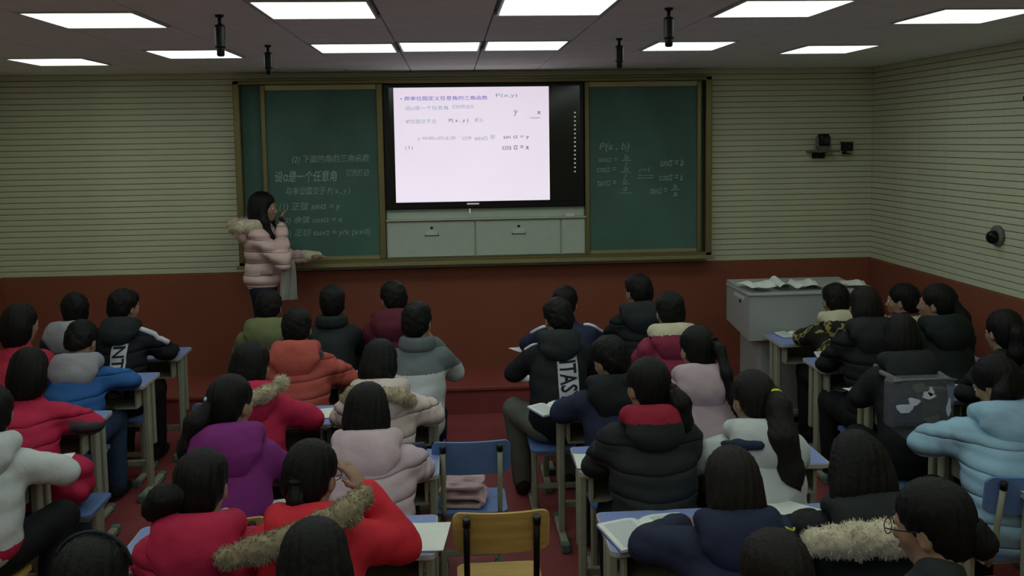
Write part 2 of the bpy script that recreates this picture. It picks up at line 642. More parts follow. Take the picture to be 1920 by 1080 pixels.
# ------------------------------------------------------------------ blackboard wall unit
FB = 8.045
bb = empty('blackboard', (0, YF, 0), 'wide green sliding blackboard in bronze aluminium frame on front wall', 'blackboard')
bb.location = (0, 0, 0)
bx0, bx1, bz0, bz1 = -1.865, 2.355, 1.215, 2.845
for lo, hi in (((bx0, FB, bz0), (bx0 + .055, YF - .012, bz1)), ((bx1 - .055, FB, bz0), (bx1, YF - .012, bz1))):
    MB().box(lo, hi, .006).build('frame_stile', M_FRAME, bb)
MB().box((bx0, FB, bz1 - .035), (bx1, YF - .012, bz1), .006).build('frame_rail', M_FRAME, bb)
MB().box((bx0, FB, bz0), (bx1, YF - .012, bz0 + .05), .006).build('frame_rail', M_FRAME, bb)
tr = MB()
tr.box((bx0 - .01, FB - .07, bz0 - .004), (bx1 + .01, FB, bz0 + .012), .003)
tr.box((bx0 - .01, FB - .07, bz0 + .012), (bx1 + .01, FB - .062, bz0 + .028), .002)
tr.build('chalk_tray', M_FRAMEPALE, bb)
rb1 = MB().box((bx0 + .05, 8.135, bz0 + .04), (-.57, 8.15, bz1 - .03)).build('rear_board', M_BOARD, bb)
MB().box((1.20, 8.135, bz0 + .04), (bx1 - .05, 8.15, bz1 - .03)).build('rear_board', M_BOARD, bb)
def slider(x0, x1, lab, wl, wr):
    s = MB().box((x0 + .02, 8.075, bz0 + .07), (x1 - .02, 8.09, bz1 - .06)).build('sliding_board', M_BOARD, bb)
    s['label'] = lab
    MB().box((x0, 8.055, bz0 + .05), (x0 + wl, 8.10, bz1 - .036), .005).build('stile', M_FRAME, s)
    MB().box((x1 - wr, 8.055, bz0 + .05), (x1, 8.10, bz1 - .036), .005).build('stile', M_FRAME, s)
    MB().box((x0 + wl, 8.057, bz1 - .085), (x1 - wr, 8.098, bz1 - .037), .004).build('rail', M_FRAMEPALE, s)
    MB().box((x0 + wl, 8.057, bz0 + .05), (x1 - wr, 8.098, bz0 + .085), .004).build('rail', M_FRAMEPALE, s)
    return s
SL = slider(-1.635, -.58, 'left sliding board with six lines of chalk writing', .042, .055)
SR = slider(1.205, 2.262, 'right sliding board with sine and cosine formulas', .04, .04)
def write(parent, name, body, px, py, wpx, hpx, Y, M, shear=.15, off=.0):
    """text whose lower left corner is at photo pixel (px, py) on the wall plane Y"""
    me = text_mesh(name, body, .1, shear, .0005, offset=off)
    n = len(me.vertices)
    co = np.zeros(n * 3)
    me.vertices.foreach_get('co', co)
    co = co.reshape(-1, 3)
    lo, hi = co.min(0), co.max(0)
    a, b = at_y(px, py, Y), at_y(px + wpx, py - hpx, Y)
    out = np.empty_like(co)
    u = (co[:, 0] - lo[0]) / (hi[0] - lo[0])
    out[:, 0] = a[0] + u * (b[0] - a[0])
    out[:, 2] = a[2] + (co[:, 1] - lo[1]) / (hi[1] - lo[1]) * (b[2] - a[2])
    out[:, 1] = Y - (co[:, 2] + .0005) * 1.0
    me.vertices.foreach_set('co', out.ravel())
    me.flip_normals()
    me.update()
    return mesh_obj(name, me, parent, M)
YW = 8.0738
for body, px, py, wpx, hpx, M in (
        ('(2) 下面的角的三角函数', 548, 308, 145, 19, M_CHALK2), ('设α是一个任意角', 516, 342, 116, 23, mat('mid_chalk', (164, 182, 170), 0.9, var=0.3, scale=40)),
        ('它的终边', 650, 331, 42, 15, M_CHALK2), ('与单位圆交于 P( x , y )', 536, 368, 120, 19, M_CHALK2),
        ('(1) 正弦 sinα = y', 524, 397, 114, 19, M_CHALK2), ('(2) 余弦 cosα = x', 530, 421, 112, 17, M_CHALK2),
        ('(3) 正切 tanα = y/x (x≠0)', 530, 446, 164, 19, M_CHALK2)):
    write(SL, 'chalk_writing', body, px, py, wpx, hpx, YW, M, .2, .0006)
for body, px, py, wpx, hpx, M in (
        ('P(a , b)', 1124, 285, 56, 18, M_CHALK2), ('sinα =', 1122, 304, 36, 10, M_CHALK2), ('b', 1170, 299, 9, 10, M_CHALK2), ('r', 1172, 313, 6, 8, M_CHALK2),
        ('cosα =', 1119, 323, 36, 10, M_CHALK2), ('a', 1169, 321, 9, 7, M_CHALK2), ('r', 1171, 334, 6, 8, M_CHALK2),
        ('tanα =', 1120, 349, 36, 11, M_CHALK2), ('b', 1168, 343, 8, 9, M_CHALK2), ('a', 1168, 358, 8, 8, M_CHALK2),
        ('r=1', 1198, 323, 20, 9, M_CHALK2), ('sinα = b', 1238, 312, 44, 15, M_CHALK2), ('cosα = a', 1236, 339, 44, 12, M_CHALK2), ('tanα =', 1219, 364, 32, 12, M_CHALK2),
        ('b', 1262, 354, 8, 9, M_CHALK2), ('a', 1262, 368, 8, 8, M_CHALK2)):
    write(SR, 'chalk_writing', body, px, py, wpx, hpx, YW, M, .2, .0006)
for x0, x1, y in ((1165, 1184, 301), (1164, 1184, 323), (1165, 1182, 345), (1160, 1184, 362), (1258, 1274, 356), (1196, 1226, 329), (1196, 1226, 334)):
    a, b = at_y(x0, y, YW), at_y(x1, y - 1, YW)
    MB().box((a[0], YW - .001, a[2] - .003), (b[0], YW, a[2] + .004)).build('chalk_stroke', M_CHALK2, SR)

# display
dx0, dx1, dz0, dz1 = -.575, 1.195, 1.70, 2.805
disp = empty('interactive_display', (0, 0, 0), 'wide black interactive display showing a white maths slide', 'display')
MB().box((dx0, 8.06, dz0), (dx1, YF - .016, dz1), .01, 2).build('casing', M_BLACK, disp)
MB().box((dx0 + .05, 8.054, dz0 + .055), (dx1 - .035, 8.06, dz1 - .03)).build('screen', M_SCREENOFF, disp)
sx0, sx1, sz0, sz1 = -.483, .884, 1.765, 2.772
slide = MB().box((sx0, 8.052, sz0), (sx1, 8.0545, sz1)).build('slide', M_SLIDE, disp)
slide['label'] = 'lit white slide with blue title and grey formulas'
YS = 8.0515
for body, px, py, wpx, hpx, M in (
        ('• 用单位圆定义任意角的三角函数', 751, 189, 163, 10, M_INKBLUE), ('设α是一个任意角', 760, 207, 80, 9, M_INKGREY), ('它的终边与', 848, 204, 40, 8, M_INKGREY),
        ('单位圆交于点', 760, 232, 58, 9, M_INKGREY), ('P( x , y )', 842, 231, 36, 9, M_INKDARK), ('那么', 890, 229, 16, 8, M_INKGREY),
        ('y 叫做α的正弦', 783, 264, 72, 9, M_INKGREY), ('记作', 866, 263, 18, 8, M_INKGREY), ('sinα', 890, 263, 24, 8, M_INKGREY), ('即', 920, 261, 8, 8, M_INKGREY), ('sin α = y', 944, 262, 48, 9, M_INKDARK),
        ('cos α = x', 942, 281, 50, 9, M_INKDARK), ('y', 963, 218, 8, 12, M_INKGREY), ('x', 1007, 214, 7, 6, M_INKDARK), ('P(x,y)', 930, 184, 40, 9, M_INKGREY), ('(1)', 760, 282, 14, 9, M_INKGREY)):
    write(disp, 'slide_text', body, px, py, wpx, hpx, YS, M, 0)
a = at_y(1000, 221, YS)
MB().box((a[0] - .03, YS - .001, a[2] - .002), (a[0] + .06, YS, a[2] + .002)).build('slide_line', M_INKDARK, disp)
for i in range(15):
    a = at_y(1078, 211 + i * 7.9, 8.053)
    MB().box((a[0] - .008, 8.051, a[2] - .006), (a[0] + .008, 8.053, a[2] + .006), .003).build('screen_icon', M_ICON, disp)
a = at_y(887, 382, 8.058)
MB().box((a[0] - .055, 8.056, a[2] - .007), (a[0] + .055, 8.06, a[2] + .007), .002).build('logo_plate', M_ICON, disp)
MB().tube([(a[0] - .03, 8.05, 1.70), (a[0] - .028, 8.05, 1.66)], .006, 8).build('sensor', M_ICON, disp)
a = at_y(1068, 387, 8.03)
er = MB().box((a[0] - .035, 8.02, 1.615), (a[0] + .04, 8.055, 1.64), .004, 2).build('board_eraser', M_PAPER)
er.location = (0, -.005, .0)
tag(er, 'small white eraser lying on the cabinet ledge below the display', 'eraser')

# cabinet below the display
cab = empty('wall_cabinet', (0, 0, 0), 'pale grey metal cabinet with two flap doors below the display', 'cabinet')
MB().box((dx0, 8.07, 1.265), (1.205, YF - .016, 1.60), .004).build('body', M_CAB, cab)
MB().box((dx0, 8.115, 1.60), (1.205, YF - .016, 1.70), .004).build('recess_panel', M_CAB, cab)
MB().box((dx0, 8.02, 1.60), (1.205, 8.15, 1.614), .004).build('ledge', M_CAB, cab)
for x0, x1, hx in ((dx0 + .01, .205, -.175), (.217, .975, .60)):
    d = MB().box((x0, 8.052, 1.275), (x1, 8.072, 1.595), .005).build('flap_door', M_CAB, cab)
    h = MB().box((hx - .055, 8.036, 1.468), (hx + .055, 8.053, 1.505), .004).build('handle', M_CABLIGHT, d)
    MB().box((hx - .062, 8.045, 1.462), (hx + .062, 8.0535, 1.474), .002).box((hx - .012, 8.044, 1.525), (hx + .012, 8.0535, 1.545), .003).build('lock', M_BLACK, d)
MB().box((.987, 8.052, 1.275), (1.195, 8.072, 1.595), .005).build('side_panel', M_CAB, cab)

# ------------------------------------------------------------------ wall cameras
c = at_y(1549, 283, 8.0)
e = empty('tracking_camera', (c[0], 8.176, c[2]), 'black and grey tracking camera on a shelf bracket on the front wall', 'camera')
MB().box((-.12, -.20, -.012), (.12, 0, 0), .004).build('shelf', M_CAMG, e)
MB().prism([(-.16, 0), (-.02, 0), (-.02, -.05)], -.03, -.018, 'x').prism([(-.16, 0), (-.02, 0), (-.02, -.05)], .018, .03, 'x').box((-.06, -.012, -.07), (.06, 0, -.01)).build('bracket', M_BLACK, e)
MB().tube([(0, -.11, 0), (0, -.11, .03)], [.06, .05], 20).build('base', M_CAMG, e)
MB().box((-.062, -.135, .03), (-.048, -.085, .13), .005).box((.048, -.135, .03), (.062, -.085, .13), .005).box((-.06, -.135, .025), (.06, -.085, .04), .004).build('yoke', M_CAMG, e)
hd = MB().box((-.046, -.165, .045), (.046, -.06, .155), .03, 4).build('head', M_BLACK, e)
MB().tube([(0, -.160, .098), (0, -.185, .096)], [.032, .029], 20).build('lens', M_LENS, hd)
c = at_y(1588, 275, 8.1)
e = empty('small_camera', (c[0], 8.176, c[2]), 'small black box camera on the front wall beside the tracking camera', 'camera')
MB().box((-.035, -.11, -.04), (.045, -.02, .04), .006, 2).build('body', M_BLACK, e)
MB().box((-.015, -.03, -.062), (.02, 0, -.046), .003).box((-.03, -.10, -.068), (.035, -.03, -.058), .003).tube([(0, -.03, -.05), (0, -.03, -.03)], .008, 8).build('bracket', M_BLACK, e)
MB().box((-.04, -.12, .038), (.05, -.01, .048), .003).build('sun_hood', M_CAMG, e)
MB().tube([(.005, -.108, 0), (.005, -.116, 0)], .02, 16).build('lens', M_LENS, e)
e = empty('dome_camera', (XR - .014, 6.19, 1.57), 'grey and black dome camera low on the right plank wall', 'camera')
MB().tube([(0, 0, 0), (-.02, 0, 0), (-.03, 0, 0)], [.075, .075, .06], 24).build('base', M_CAMG, e)
hd = MB().sphere((-.04, -.005, -.01), (.05, .052, .05)).build('dome', M_BLACK, e)
MB().tube([(-.075, -.03, -.008), (-.092, -.045, -.008)], [.02, .016], 14).build('lens', M_LENS, hd)
e = empty('wall_bracket', (XR - .014, 5.88, 2.53), 'small black bracket high on the right wall at the frame edge', 'bracket')
MB().box((-.02, -.06, -.05), (0, .02, .05), .004).build('plate', M_BLACK, e)
MB().box((-.07, -.05, -.015), (-.018, -.02, .015), .004).build('arm', M_BLACK, e)

# ------------------------------------------------------------------ podium
pd = empty('podium', (2.80, 7.16, 0), 'grey metal multimedia podium with wide console box on narrower cabinet', 'podium')
ux, un, uf = .485, -.28, .30
MB().prism([(un, .70), (uf, .76), (uf, 1.10), (un + .02, 1.065), (un, 1.05)], -ux, ux, 'x').build('console', M_PODIUM, pd)
MB().box((-ux - .01, un - .01, 1.055), (ux + .01, uf, 1.072), .004).build('console_lid', M_PODIUM, pd)
bo = MB().box((-.38, -.20, .05), (.38, .26, .73), .006).build('cabinet', M_PODIUM, pd)
MB().box((-.37, -.212, .08), (-.005, -.198, .70), .004).build('door', M_PODIUM, bo)
MB().box((.005, -.212, .08), (.37, -.198, .70), .004).build('door', M_PODIUM, bo)
MB().box((-.36, -.18, 0), (.36, .24, .06)).build('plinth', M_BLACK, pd)
MB().tube([(-ux - .004, -.06, .98), (-ux + .01, -.06, .98)], .016, 12).build('lock', M_BLACK, pd)
MB().box((-ux - .003, -.16, 1.00), (-ux + .01, .10, 1.035), .003).build('side_label', M_CABLIGHT, pd)

def sheet(name, w, d, t=.002, curl=.0, n=8, M=M_PAPER, fold=.0, seed=0):
    """a paper sheet (or pad) with thickness, gently curled"""
    r = np.random.default_rng(seed)
    xs = np.linspace(-w / 2, w / 2, n + 1)
    ys = np.linspace(-d / 2, d / 2, n + 1)
    X, Y = np.meshgrid(xs, ys, indexing='ij')
    Z = curl * (np.abs(X) / (w / 2)) ** 2 + fold * np.sin(X / w * 7 + r.uniform(0, 6)) * (0.5 + 0.5 * np.sin(Y / d * 5 + r.uniform(0, 6)))
    Z = Z - Z.min()
    n1 = n + 1
    top = np.stack([X, Y, Z + t], -1).reshape(-1, 3)
    bot = np.stack([X, Y, Z], -1).reshape(-1, 3)
    V = np.concatenate([top, bot])
    F = []
    o = n1 * n1
    for i in range(n):
        for j in range(n):
            a, b, c_, d_ = i * n1 + j, (i + 1) * n1 + j, (i + 1) * n1 + j + 1, i * n1 + j + 1
            F.append((a, b, c_, d_))
            F.append((o + d_, o + c_, o + b, o + a))
    for i in range(n):
        for a, b in ((i * n1, (i + 1) * n1), ((i + 1) * n1 + n, i * n1 + n), (i + 1, i), (n * n1 + i, n * n1 + i + 1)):
            F.append((b, a, o + a, o + b))
    me = np_mesh(name, V, F, False)
    return mesh_obj(name, me, None, M)
for i, (px, w_, h_) in enumerate(((1420, .22, .03), (1480, .20, .035), (1530, .18, .03), (1625, .2, .02))):
    p = at_z(px, 541, 1.09)
    s = sheet('paper_sheet', w_, .26, .002, .0, 10, M_PAPER, h_ * 1.3, i)
    s.location = (p[0], 7.06 + .02 * i, 1.0735)
    s.rotation_euler = (0, 0, .2 - .15 * i)
    tag(s, ['rumpled white paper at the left end of the podium top', 'rumpled white paper second from left on the podium top',
            'rumpled white paper third from left on the podium top', 'white paper at the right end of the podium top'][i], 'paper', 'papers on the podium')

# ------------------------------------------------------------------ desks, stools, chairs
DW, DD, DH = .595, .37, .76
def make_desk(label):
    e = empty('school_desk', (0, 0, 0), label, 'desk', 0, 'blue school desks in rows')
    MB().prism(rrect(-DW / 2, -DD / 2, DW / 2, DD / 2, .03), DH - .022, DH - .002).build('desk_top', M_DESKEDGE, e)
    MB().prism(rrect(-DW / 2 + .006, -DD / 2 + .006, DW / 2 - .006, DD / 2 - .006, .026), DH - .002, DH).build('laminate', M_DESKTOP, e)
    b = MB()
    b.box((-.235, -.14, .60), (.235, .15, .612)).box((-.235, .14, .60), (.235, .15, .738)).box((-.24, -.14, .60), (-.228, .15, .738)).box((.228, -.14, .60), (.24, .15, .738))
    b.build('book_tray', M_LEG, e)
    for s in (-1, 1):
        MB().box((s * .25 - .02, -.155, .715), (s * .25 + .02, .155, .738), .004).build('bracket', M_LEG, e)
        MB().box((s * .265 - .018, -.055, .04), (s * .265 + .018, .005, .73), .006).build('leg', M_LEG, e)
        MB().box((s * .265 - .015, .055, .30), (s * .265 + .015, .10, .73), .006).build('leg', M_LEG, e)
        f = MB().box((s * .265 - .022, -.19, .012), (s * .265 + .022, .19, .05), .006).build('foot_rail', M_LEG, e)
        for t in (-1, 1):
            MB().box((s * .265 - .026, t * .20 - .025, 0), (s * .265 + .026, t * .20 + .025, .056), .008).build('foot_cap', M_FOOT, f)
    MB().box((-.25, .02, .16), (.25, .05, .20), .005).build('crossbar', M_LEG, e)
    return e
def make_seat(label, back, M=M_CHAIRBLUE, post=M_LEG):
    e = empty('school_chair' if back else 'school_stool', (0, 0, 0), label, 'chair' if back else 'stool', 0, 'classroom chairs with backs' if back else 'stools under the pupils')
    MB().prism(rrect(-.18, -.15, .18, .17, .04), .425, .44).build('seat', M, e)
    MB().box((-.165, -.13, .40), (.165, .14, .425), .004).build('seat_frame', M_LEG, e)
    for s in (-1, 1):
        MB().box((s * .15 - .016, -.03, .035), (s * .15 + .016, .03, .41), .006).build('leg', M_LEG, e)
        f = MB().box((s * .15 - .02, -.17, .010), (s * .15 + .02, .17, .042), .006).build('foot_rail', M_LEG, e)
        for t in (-1, 1):
            MB().box((s * .15 - .024, t * .18 - .02, 0), (s * .15 + .024, t * .18 + .02, .046), .006).build('foot_cap', M_FOOT, f)
    MB().box((-.14, -.015, .15), (.14, .015, .18), .004).build('crossbar', M_LEG, e)
    if back:
        n = 10
        poly = rrect(-.195, .655, .195, .825, .035)
        b = MB().prism(poly, -.008, .008, 'y')
        bmesh.ops.subdivide_edges(b.bm, edges=[x for x in b.bm.edges if abs(x.verts[0].co.x - x.verts[1].co.x) > .2], cuts=8)
        for v in b.bm.verts:
            v.co.y += -.165 - .03 * (1 - (v.co.x / .195) ** 2) - (v.co.z - .65) * .12
        b.build('backrest', M, e)
        for s in (-1, 1):
            p = MB().tube([(s * .14, -.13, .40), (s * .14, -.172, .47), (s * .14, -.192, .63), (s * .14, -.225, .795)], .013, 10).build('upright', post, e)
            MB().tube([(s * .14, -.2235, .78), (s * .14, -.2285, .815)], .0155, 12).build('end_cap', M_BLACK, p)
    return e
SEATS = {}
def place_seat(x, y, label, back=False, M=M_CHAIRBLUE, post=M_LEG, rz=0):
    key = (back, M.name)
    if key not in SEATS:
        o = SEATS[key] = make_seat(label, back, M, post)
    else:
        o = copy_tree(SEATS[key])
    o['label'] = label
    o.location = (x, y, 0)
    o.rotation_euler = (0, 0, rz)
    return o

NEAR = {'L': [0, 6.62, 5.86, 4.98, 4.25], 'A': [0, 6.55, 5.75, 4.93, 4.10, 3.29, 2.47], 'B': [0, 6.55, 5.75, 4.88, 4.05, 3.24, 2.45], 'R': [0, 6.47, 5.70, 4.95, 4.13, 3.36]}
RN = ['', 'front', 'second', 'third', 'fourth', 'fifth', 'sixth']
DESKX = {'L': (-2.295, -2.895), 'A': (-.378, -.978), 'B': (.868, 1.468), 'R': (2.715, 3.315)}
BLK = {'L': 'left block', 'A': 'left middle block', 'B': 'right middle block', 'R': 'right wall block'}
DESKS = [(b, r, c) for b in 'LABR' for r in range(1, len(NEAR[b])) for c in (0, 1)]
proto = None
for b, r, c in DESKS:
    if (b, r, c) in (('L', 4, 1), ('L', 3, 1), ('R', 4, 1), ('R', 5, 1)):
        continue
    side = {'L': ('aisle side', 'outer side'), 'A': ('aisle side', 'left side'), 'B': ('aisle side', 'right side'), 'R': ('aisle side', 'wall side')}[b][c]
    lab = 'blue topped school desk, %s row of the %s, %s' % (RN[r], BLK[b], side)
    if proto is None:
        o = proto = make_desk(lab)
    else:
        o = copy_tree(proto)
        o['label'] = lab
    o.location = (DESKX[b][c], NEAR[b][r] + DD / 2, 0)

# ------------------------------------------------------------------ people
EYE_ME = None
def eye_mesh():
    global EYE_ME
    if EYE_ME is None:
        b = MB().sphere((0, 0, 0), .0125, 14, 12)
        for f in b.bm.faces:
            f.material_index = 1 if f.calc_center_median().y > .0098 else 0
        EYE_ME = b.mesh('eye')
        EYE_ME.materials.append(M_EYEW)
        EYE_ME.materials.append(M_EYED)
    return EYE_ME
SHOE_ME = {}
def shoe_mesh(M):
    if M.name not in SHOE_ME:
        s = SD()
        s.ell((0, .06, .045), (.045, .125, .04), k=.03).ell((0, -.01, .07), (.04, .055, .05), k=.04).cap((0, -.02, .06), (0, -.02, .11), .038, .042, k=.03)
        s.half((0, 0, 1), 0.004, .01)
        me = s.mesh(.012, 'shoe', lambda c: (c[:, 2] < .022).astype(int))
        me.materials.append(M)
        me.materials.append(M_SOLE)
        SHOE_ME[M.name] = me
    return SHOE_ME[M.name]

def fur_mesh(name, pts, rs, blades=900, length=.028, h=.012, seed=0):
    """fluffy tube: lumpy core plus blades of fur"""
    r = np.random.default_rng(seed)
    s = SD().chain(pts, rs, k=.02)
    s.disp = lambda P: .006 * wob(P, 70, 1.0) + .004 * wob(P, 130, 2.0)
    core = s.mesh(h, name)
    nv, nf = len(core.vertices), len(core.polygons)
    V = np.zeros(nv * 3); core.vertices.foreach_get('co', V); V = V.reshape(-1, 3)
    N = np.zeros(nv * 3); core.vertices.foreach_get('normal', N); N = N.reshape(-1, 3)
    F = np.zeros(nf * 4, np.int32); core.loops.foreach_get('vertex_index', F); F = F.reshape(-1, 4)
    pick = r.integers(0, nv, blades)
    d = N[pick] + r.normal(0, .45, (blades, 3)) + np.array([0, 0, -.25])
    d /= np.linalg.norm(d, axis=1)[:, None]
    t = np.cross(d, r.normal(0, 1, (blades, 3)))
    t /= np.linalg.norm(t, axis=1)[:, None] + 1e-9
    L = length * r.uniform(.5, 1.1, blades)[:, None]
    b0 = V[pick] - N[pick] * .004
    q = np.stack([b0 - t * .0020, b0 + t * .0020, b0 + d * L + t * .0008, b0 + d * L - t * .0008], 1).reshape(-1, 3)
    FF = np.concatenate([F, nv + np.arange(blades * 4).reshape(-1, 4)])
    bpy.data.meshes.remove(core)
    return np_mesh(name, np.concatenate([V, q]), FF, True)

def hand(s, W, d, side, curl=.02, nrm=(0, 0, 1), r=.0095):
    """palm, four unequal fingers and a thumb leaving the side of the palm"""
    d = np.array(d, float); d /= np.linalg.norm(d)
    up_ = np.array(nrm, float); up_ -= d * (up_ @ d); up_ /= np.linalg.norm(up_)
    lat = np.cross(d, up_) * -side            # towards the thumb
    W = np.array(W, float)
    R = np.stack([lat, d, up_], 1)
    s.ell(W + d * .045, (.04, .052, .021), R, k=.02)
    for i, (o, L) in enumerate(((.027, .068), (.009, .078), (-.009, .072), (-.026, .056))):
        b0 = W + d * .082 + lat * o
        m0 = b0 + d * L * .5 + lat * o * .15 - up_ * curl * .4
        e0 = m0 + d * L * .42 - up_ * curl
        s.cap(b0 - d * .02, m0, r, r * .95, k=.008).cap(m0, e0, r * .95, r * .8, k=.006)
    t0 = W + d * .022 + lat * .03
    t1 = t0 + d * .032 + lat * .028 - up_ * .006
    t2 = t1 + d * .03 + lat * .004 - up_ * .006
    s.cap(t0, t1, r * 1.2, r * 1.1, k=.012).cap(t1, t2, r * 1.1, r * .85, k=.006)

def add_head(s, hc, R, neck, k=1.0):
    T = lambda x, y, z: hc + R @ (np.array([x, y, z]) * k)
    s.ell(T(0, -.012, .028), np.array((.077, .095, .088)) * k, R, k=.03)
    s.ell(T(0, .030, -.042), np.array((.059, .066, .076)) * k, R, k=.035)
    s.ell(T(0, .064, -.094), np.array((.026, .024, .022)) * k, R, k=.03)
    for q in (-1, 1):
        s.ell(T(q * .036, .062, -.028), np.array((.026, .024, .024)) * k, R, k=.02)
        s.ell(T(q * .031, .104, .0), np.array((.018, .014, .012)) * k, R, k=.016, op='s')
        s.ell(T(q * .080, -.004, -.018), np.array((.011, .023, .034)) * k, R, k=.008)
        s.ell(T(q * .088, .001, -.014), np.array((.006, .010, .016)) * k, R, k=.006, op='s')
        s.ell(T(q * .012, .104, -.036), np.array((.010, .011, .009)) * k, R, k=.01)
    s.ell(T(0, .082, .018), np.array((.05, .014, .012)) * k, R, k=.02)
    s.cap(T(0, .088, .004), T(0, .110, -.032), .009 * k, .012 * k, k=.012)
    s.ell(T(0, .093, -.066), np.array((.025, .012, .011)) * k, R, k=.012)
    s.cap(T(0, -.022, -.05), neck, .054 * k, .06 * k, k=.03)
    return T

def hair_cap(s, T, R, kind, k=1.0):
    s.ell(T(0, -.020, .036), np.array((.090, .108, .096)) * k, R, k=.03)
    s.ell(T(0, -.055, -.030), np.array((.080, .062, .075)) * k, R, k=.04)
    if kind == 'boy':
        s.ell(T(0, .055, .078), np.array((.06, .04, .034)) * k, R, k=.03)
        n = R @ np.array([0, -.70, .714])
        s.half(n, n @ T(0, .085, .058), .01)
    else:
        n = R @ np.array([0, -.82, .57])
        s.half(n, n @ T(0, .090, .055), .01)
    s.ell(T(0, .115, -.040), np.array((.066, .075, .085)) * k, R, k=.015, op='s')

SEAM = {}
def person(lab, px, top, blk=None, row=None, near=None, lx=0.0, dy=0.0, yaw=0, pitch=8, roll=0, tyaw=0,
           jacket=None, puff=.018, quilt=.012, midx=None, jmats=None, hood=None, hoodtype='bag', hair='boy', hairm=None,
           L='desk', Rr='desk', trousers=None, shoe=None, tail=None, fur=None, h=1.0, strip=None, glasses=False, seat='stool', wide=1.0,
           seatlab=None, legs=None, extra=None, hem=.46, broad=1.0, collar=None, group=True):
    ny = near if near is not None else NEAR[blk][row]
    Yh = ny - .13 + dy
    P = at_y(px, top, Yh)
    root = empty('person', (P[0] - lx, ny - .31, 0), lab, 'person', 0, 'pupils seated at desks')
    ox, oy = P[0] - lx, ny - .31
    hair_off = .128
    hc = np.array([lx, Yh - oy, P[2] - hair_off])
    RR = rotm(math.radians(yaw), math.radians(pitch), math.radians(roll))
    TY = rotm(math.radians(tyaw))
    neck = np.array([lx * .85, hc[1] - .05, hc[2] - .142])
    pel = np.array([0, 0, .55])
    chest = pel * .35 + neck * .65 + np.array([0, -.03, -.04])
    belly = pel * .7 + chest * .3 + np.array([0, -.015, .02])
    sh = {}
    for q in (-1, 1):
        sh[q] = neck + TY @ np.array([q * .138 * broad, -.015, -.075])
    armpts = {}
    for q, mode in ((-1, L), (1, Rr)):
        S = sh[q]
        if isinstance(mode, tuple):
            el, ha = np.array(mode[0], float), np.array(mode[1], float)
        elif mode == 'desk':
            el, ha = np.array([q * .215 + lx * .6, .24, .825]), np.array([q * .07 + lx * .5, .42, .80])
        elif mode == 'wide':
            el, ha = np.array([q * .285 + lx * .6, .23, .82]), np.array([q * .12 + lx * .5, .42, .80])
        elif mode == 'out':
            el, ha = np.array([q * .265 + lx * .6, .21, .83]), np.array([q * .24 + lx * .5, .42, .80])
        elif mode == 'face':
            el, ha = np.array([q * .23 + lx * .5, .27, .83]), hc + RR @ np.array([q * .075, .10, -.125])
        elif mode == 'down':
            el, ha = np.array([q * .27, .04, .72]), np.array([q * .13, .26, .64])
        armpts[q] = (S, el, ha)
    legp = {}
    for q in (-1, 1):
        if legs and q in legs:
            legp[q] = [np.array(v, float) for v in legs[q]]
        else:
            legp[q] = [np.array([q * .09, .02, .53]), np.array([q * .11, .40, .53]), np.array([q * .115, .37, .10])]
    # ---- body
    s = SD()
    s.ell(pel, (.15, .11, .10), k=.05)
    s.chain([pel, belly + [0, .02, 0], chest + [0, .02, 0], neck], [.10, .095, .085, .055], k=.05)
    s.cap(sh[-1] + [0, .01, -.015], sh[1] + [0, .01, -.015], .042, k=.05)
    for q in (-1, 1):
        S, el, ha = armpts[q]
        s.chain([S, el, ha], [.042, .038, .028], k=.02)
        d = ha - el
        if (L if q < 0 else Rr) == 'face':
            d = d + np.array([-q * .03, .02, .02])
        hand(s, ha, d, q)
        s.chain(legp[q], [.085, .06, .042], k=.03)
    T = add_head(s, hc, RR, neck)
    me = s.mesh(.0125 * h, 'body')
    mesh_obj('body', me, root, M_SKIN)
    for q in (-1, 1):
        o = mesh_obj('eye', eye_mesh(), root)
        o.matrix_basis = Matrix.Translation(T(q * .031, .081, .0)) @ Matrix(RR.tolist()).to_4x4()
        S, el, ha = armpts[q]
    lp = MB().sphere((0, 0, 0), (.021, .006, .006), 12, 6).mesh('lips')
    o = mesh_obj('lips', lp, root, M_LIP)
    o.matrix_basis = Matrix.Translation(T(0, .1035, -.066)) @ Matrix(RR.tolist()).to_4x4()
    # ---- trousers
    s = SD()
    s.ell(pel + [0, .0, -.01], (.175, .13, .10), k=.05)
    for q in (-1, 1):
        s.chain(legp[q], [.10, .078, .066], k=.03)
    s.disp = lambda P: .004 * wob(P, 28, 3)
    mesh_obj('trousers', s.mesh(.02 * h, 'trousers'), root, trousers or M_TROUSER)
    for q in (-1, 1):
        o = mesh_obj('shoe', shoe_mesh(shoe or M_SHOE), root)
        a = legp[q][2]
        o.location = (a[0], a[1], 0)
        o.rotation_euler = (0, 0, -q * .1)
    # ---- jacket
    p = puff * .8
    s = SD()
    zq = (lambda P: quilt * (np.abs(np.sin(PI * (P[:, 2] - .1 * P[:, 1]) / .105)) - .55)) if quilt else None
    s.ell(np.array([0, -.0, hem + .12]), (.160 + p, .14 + p, .15), k=.06)
    s.ell(belly + [0, .005, .03], (.148 + p, .128 + p, .17), k=.08)
    s.ell(chest, (.152 * broad + p, .118 + p, .17), k=.08)
    s.cap(sh[-1] + [0, 0, -.012], sh[1] + [0, 0, -.012], .056 + p * .5, k=.07)
    s.cap(neck + [0, 0, -.03], neck + [0, .0, .015], .09 + p * .4, .068, k=.05)
    s.half((0, 0, 1), hem, .02)
    tor = s.ops[:]
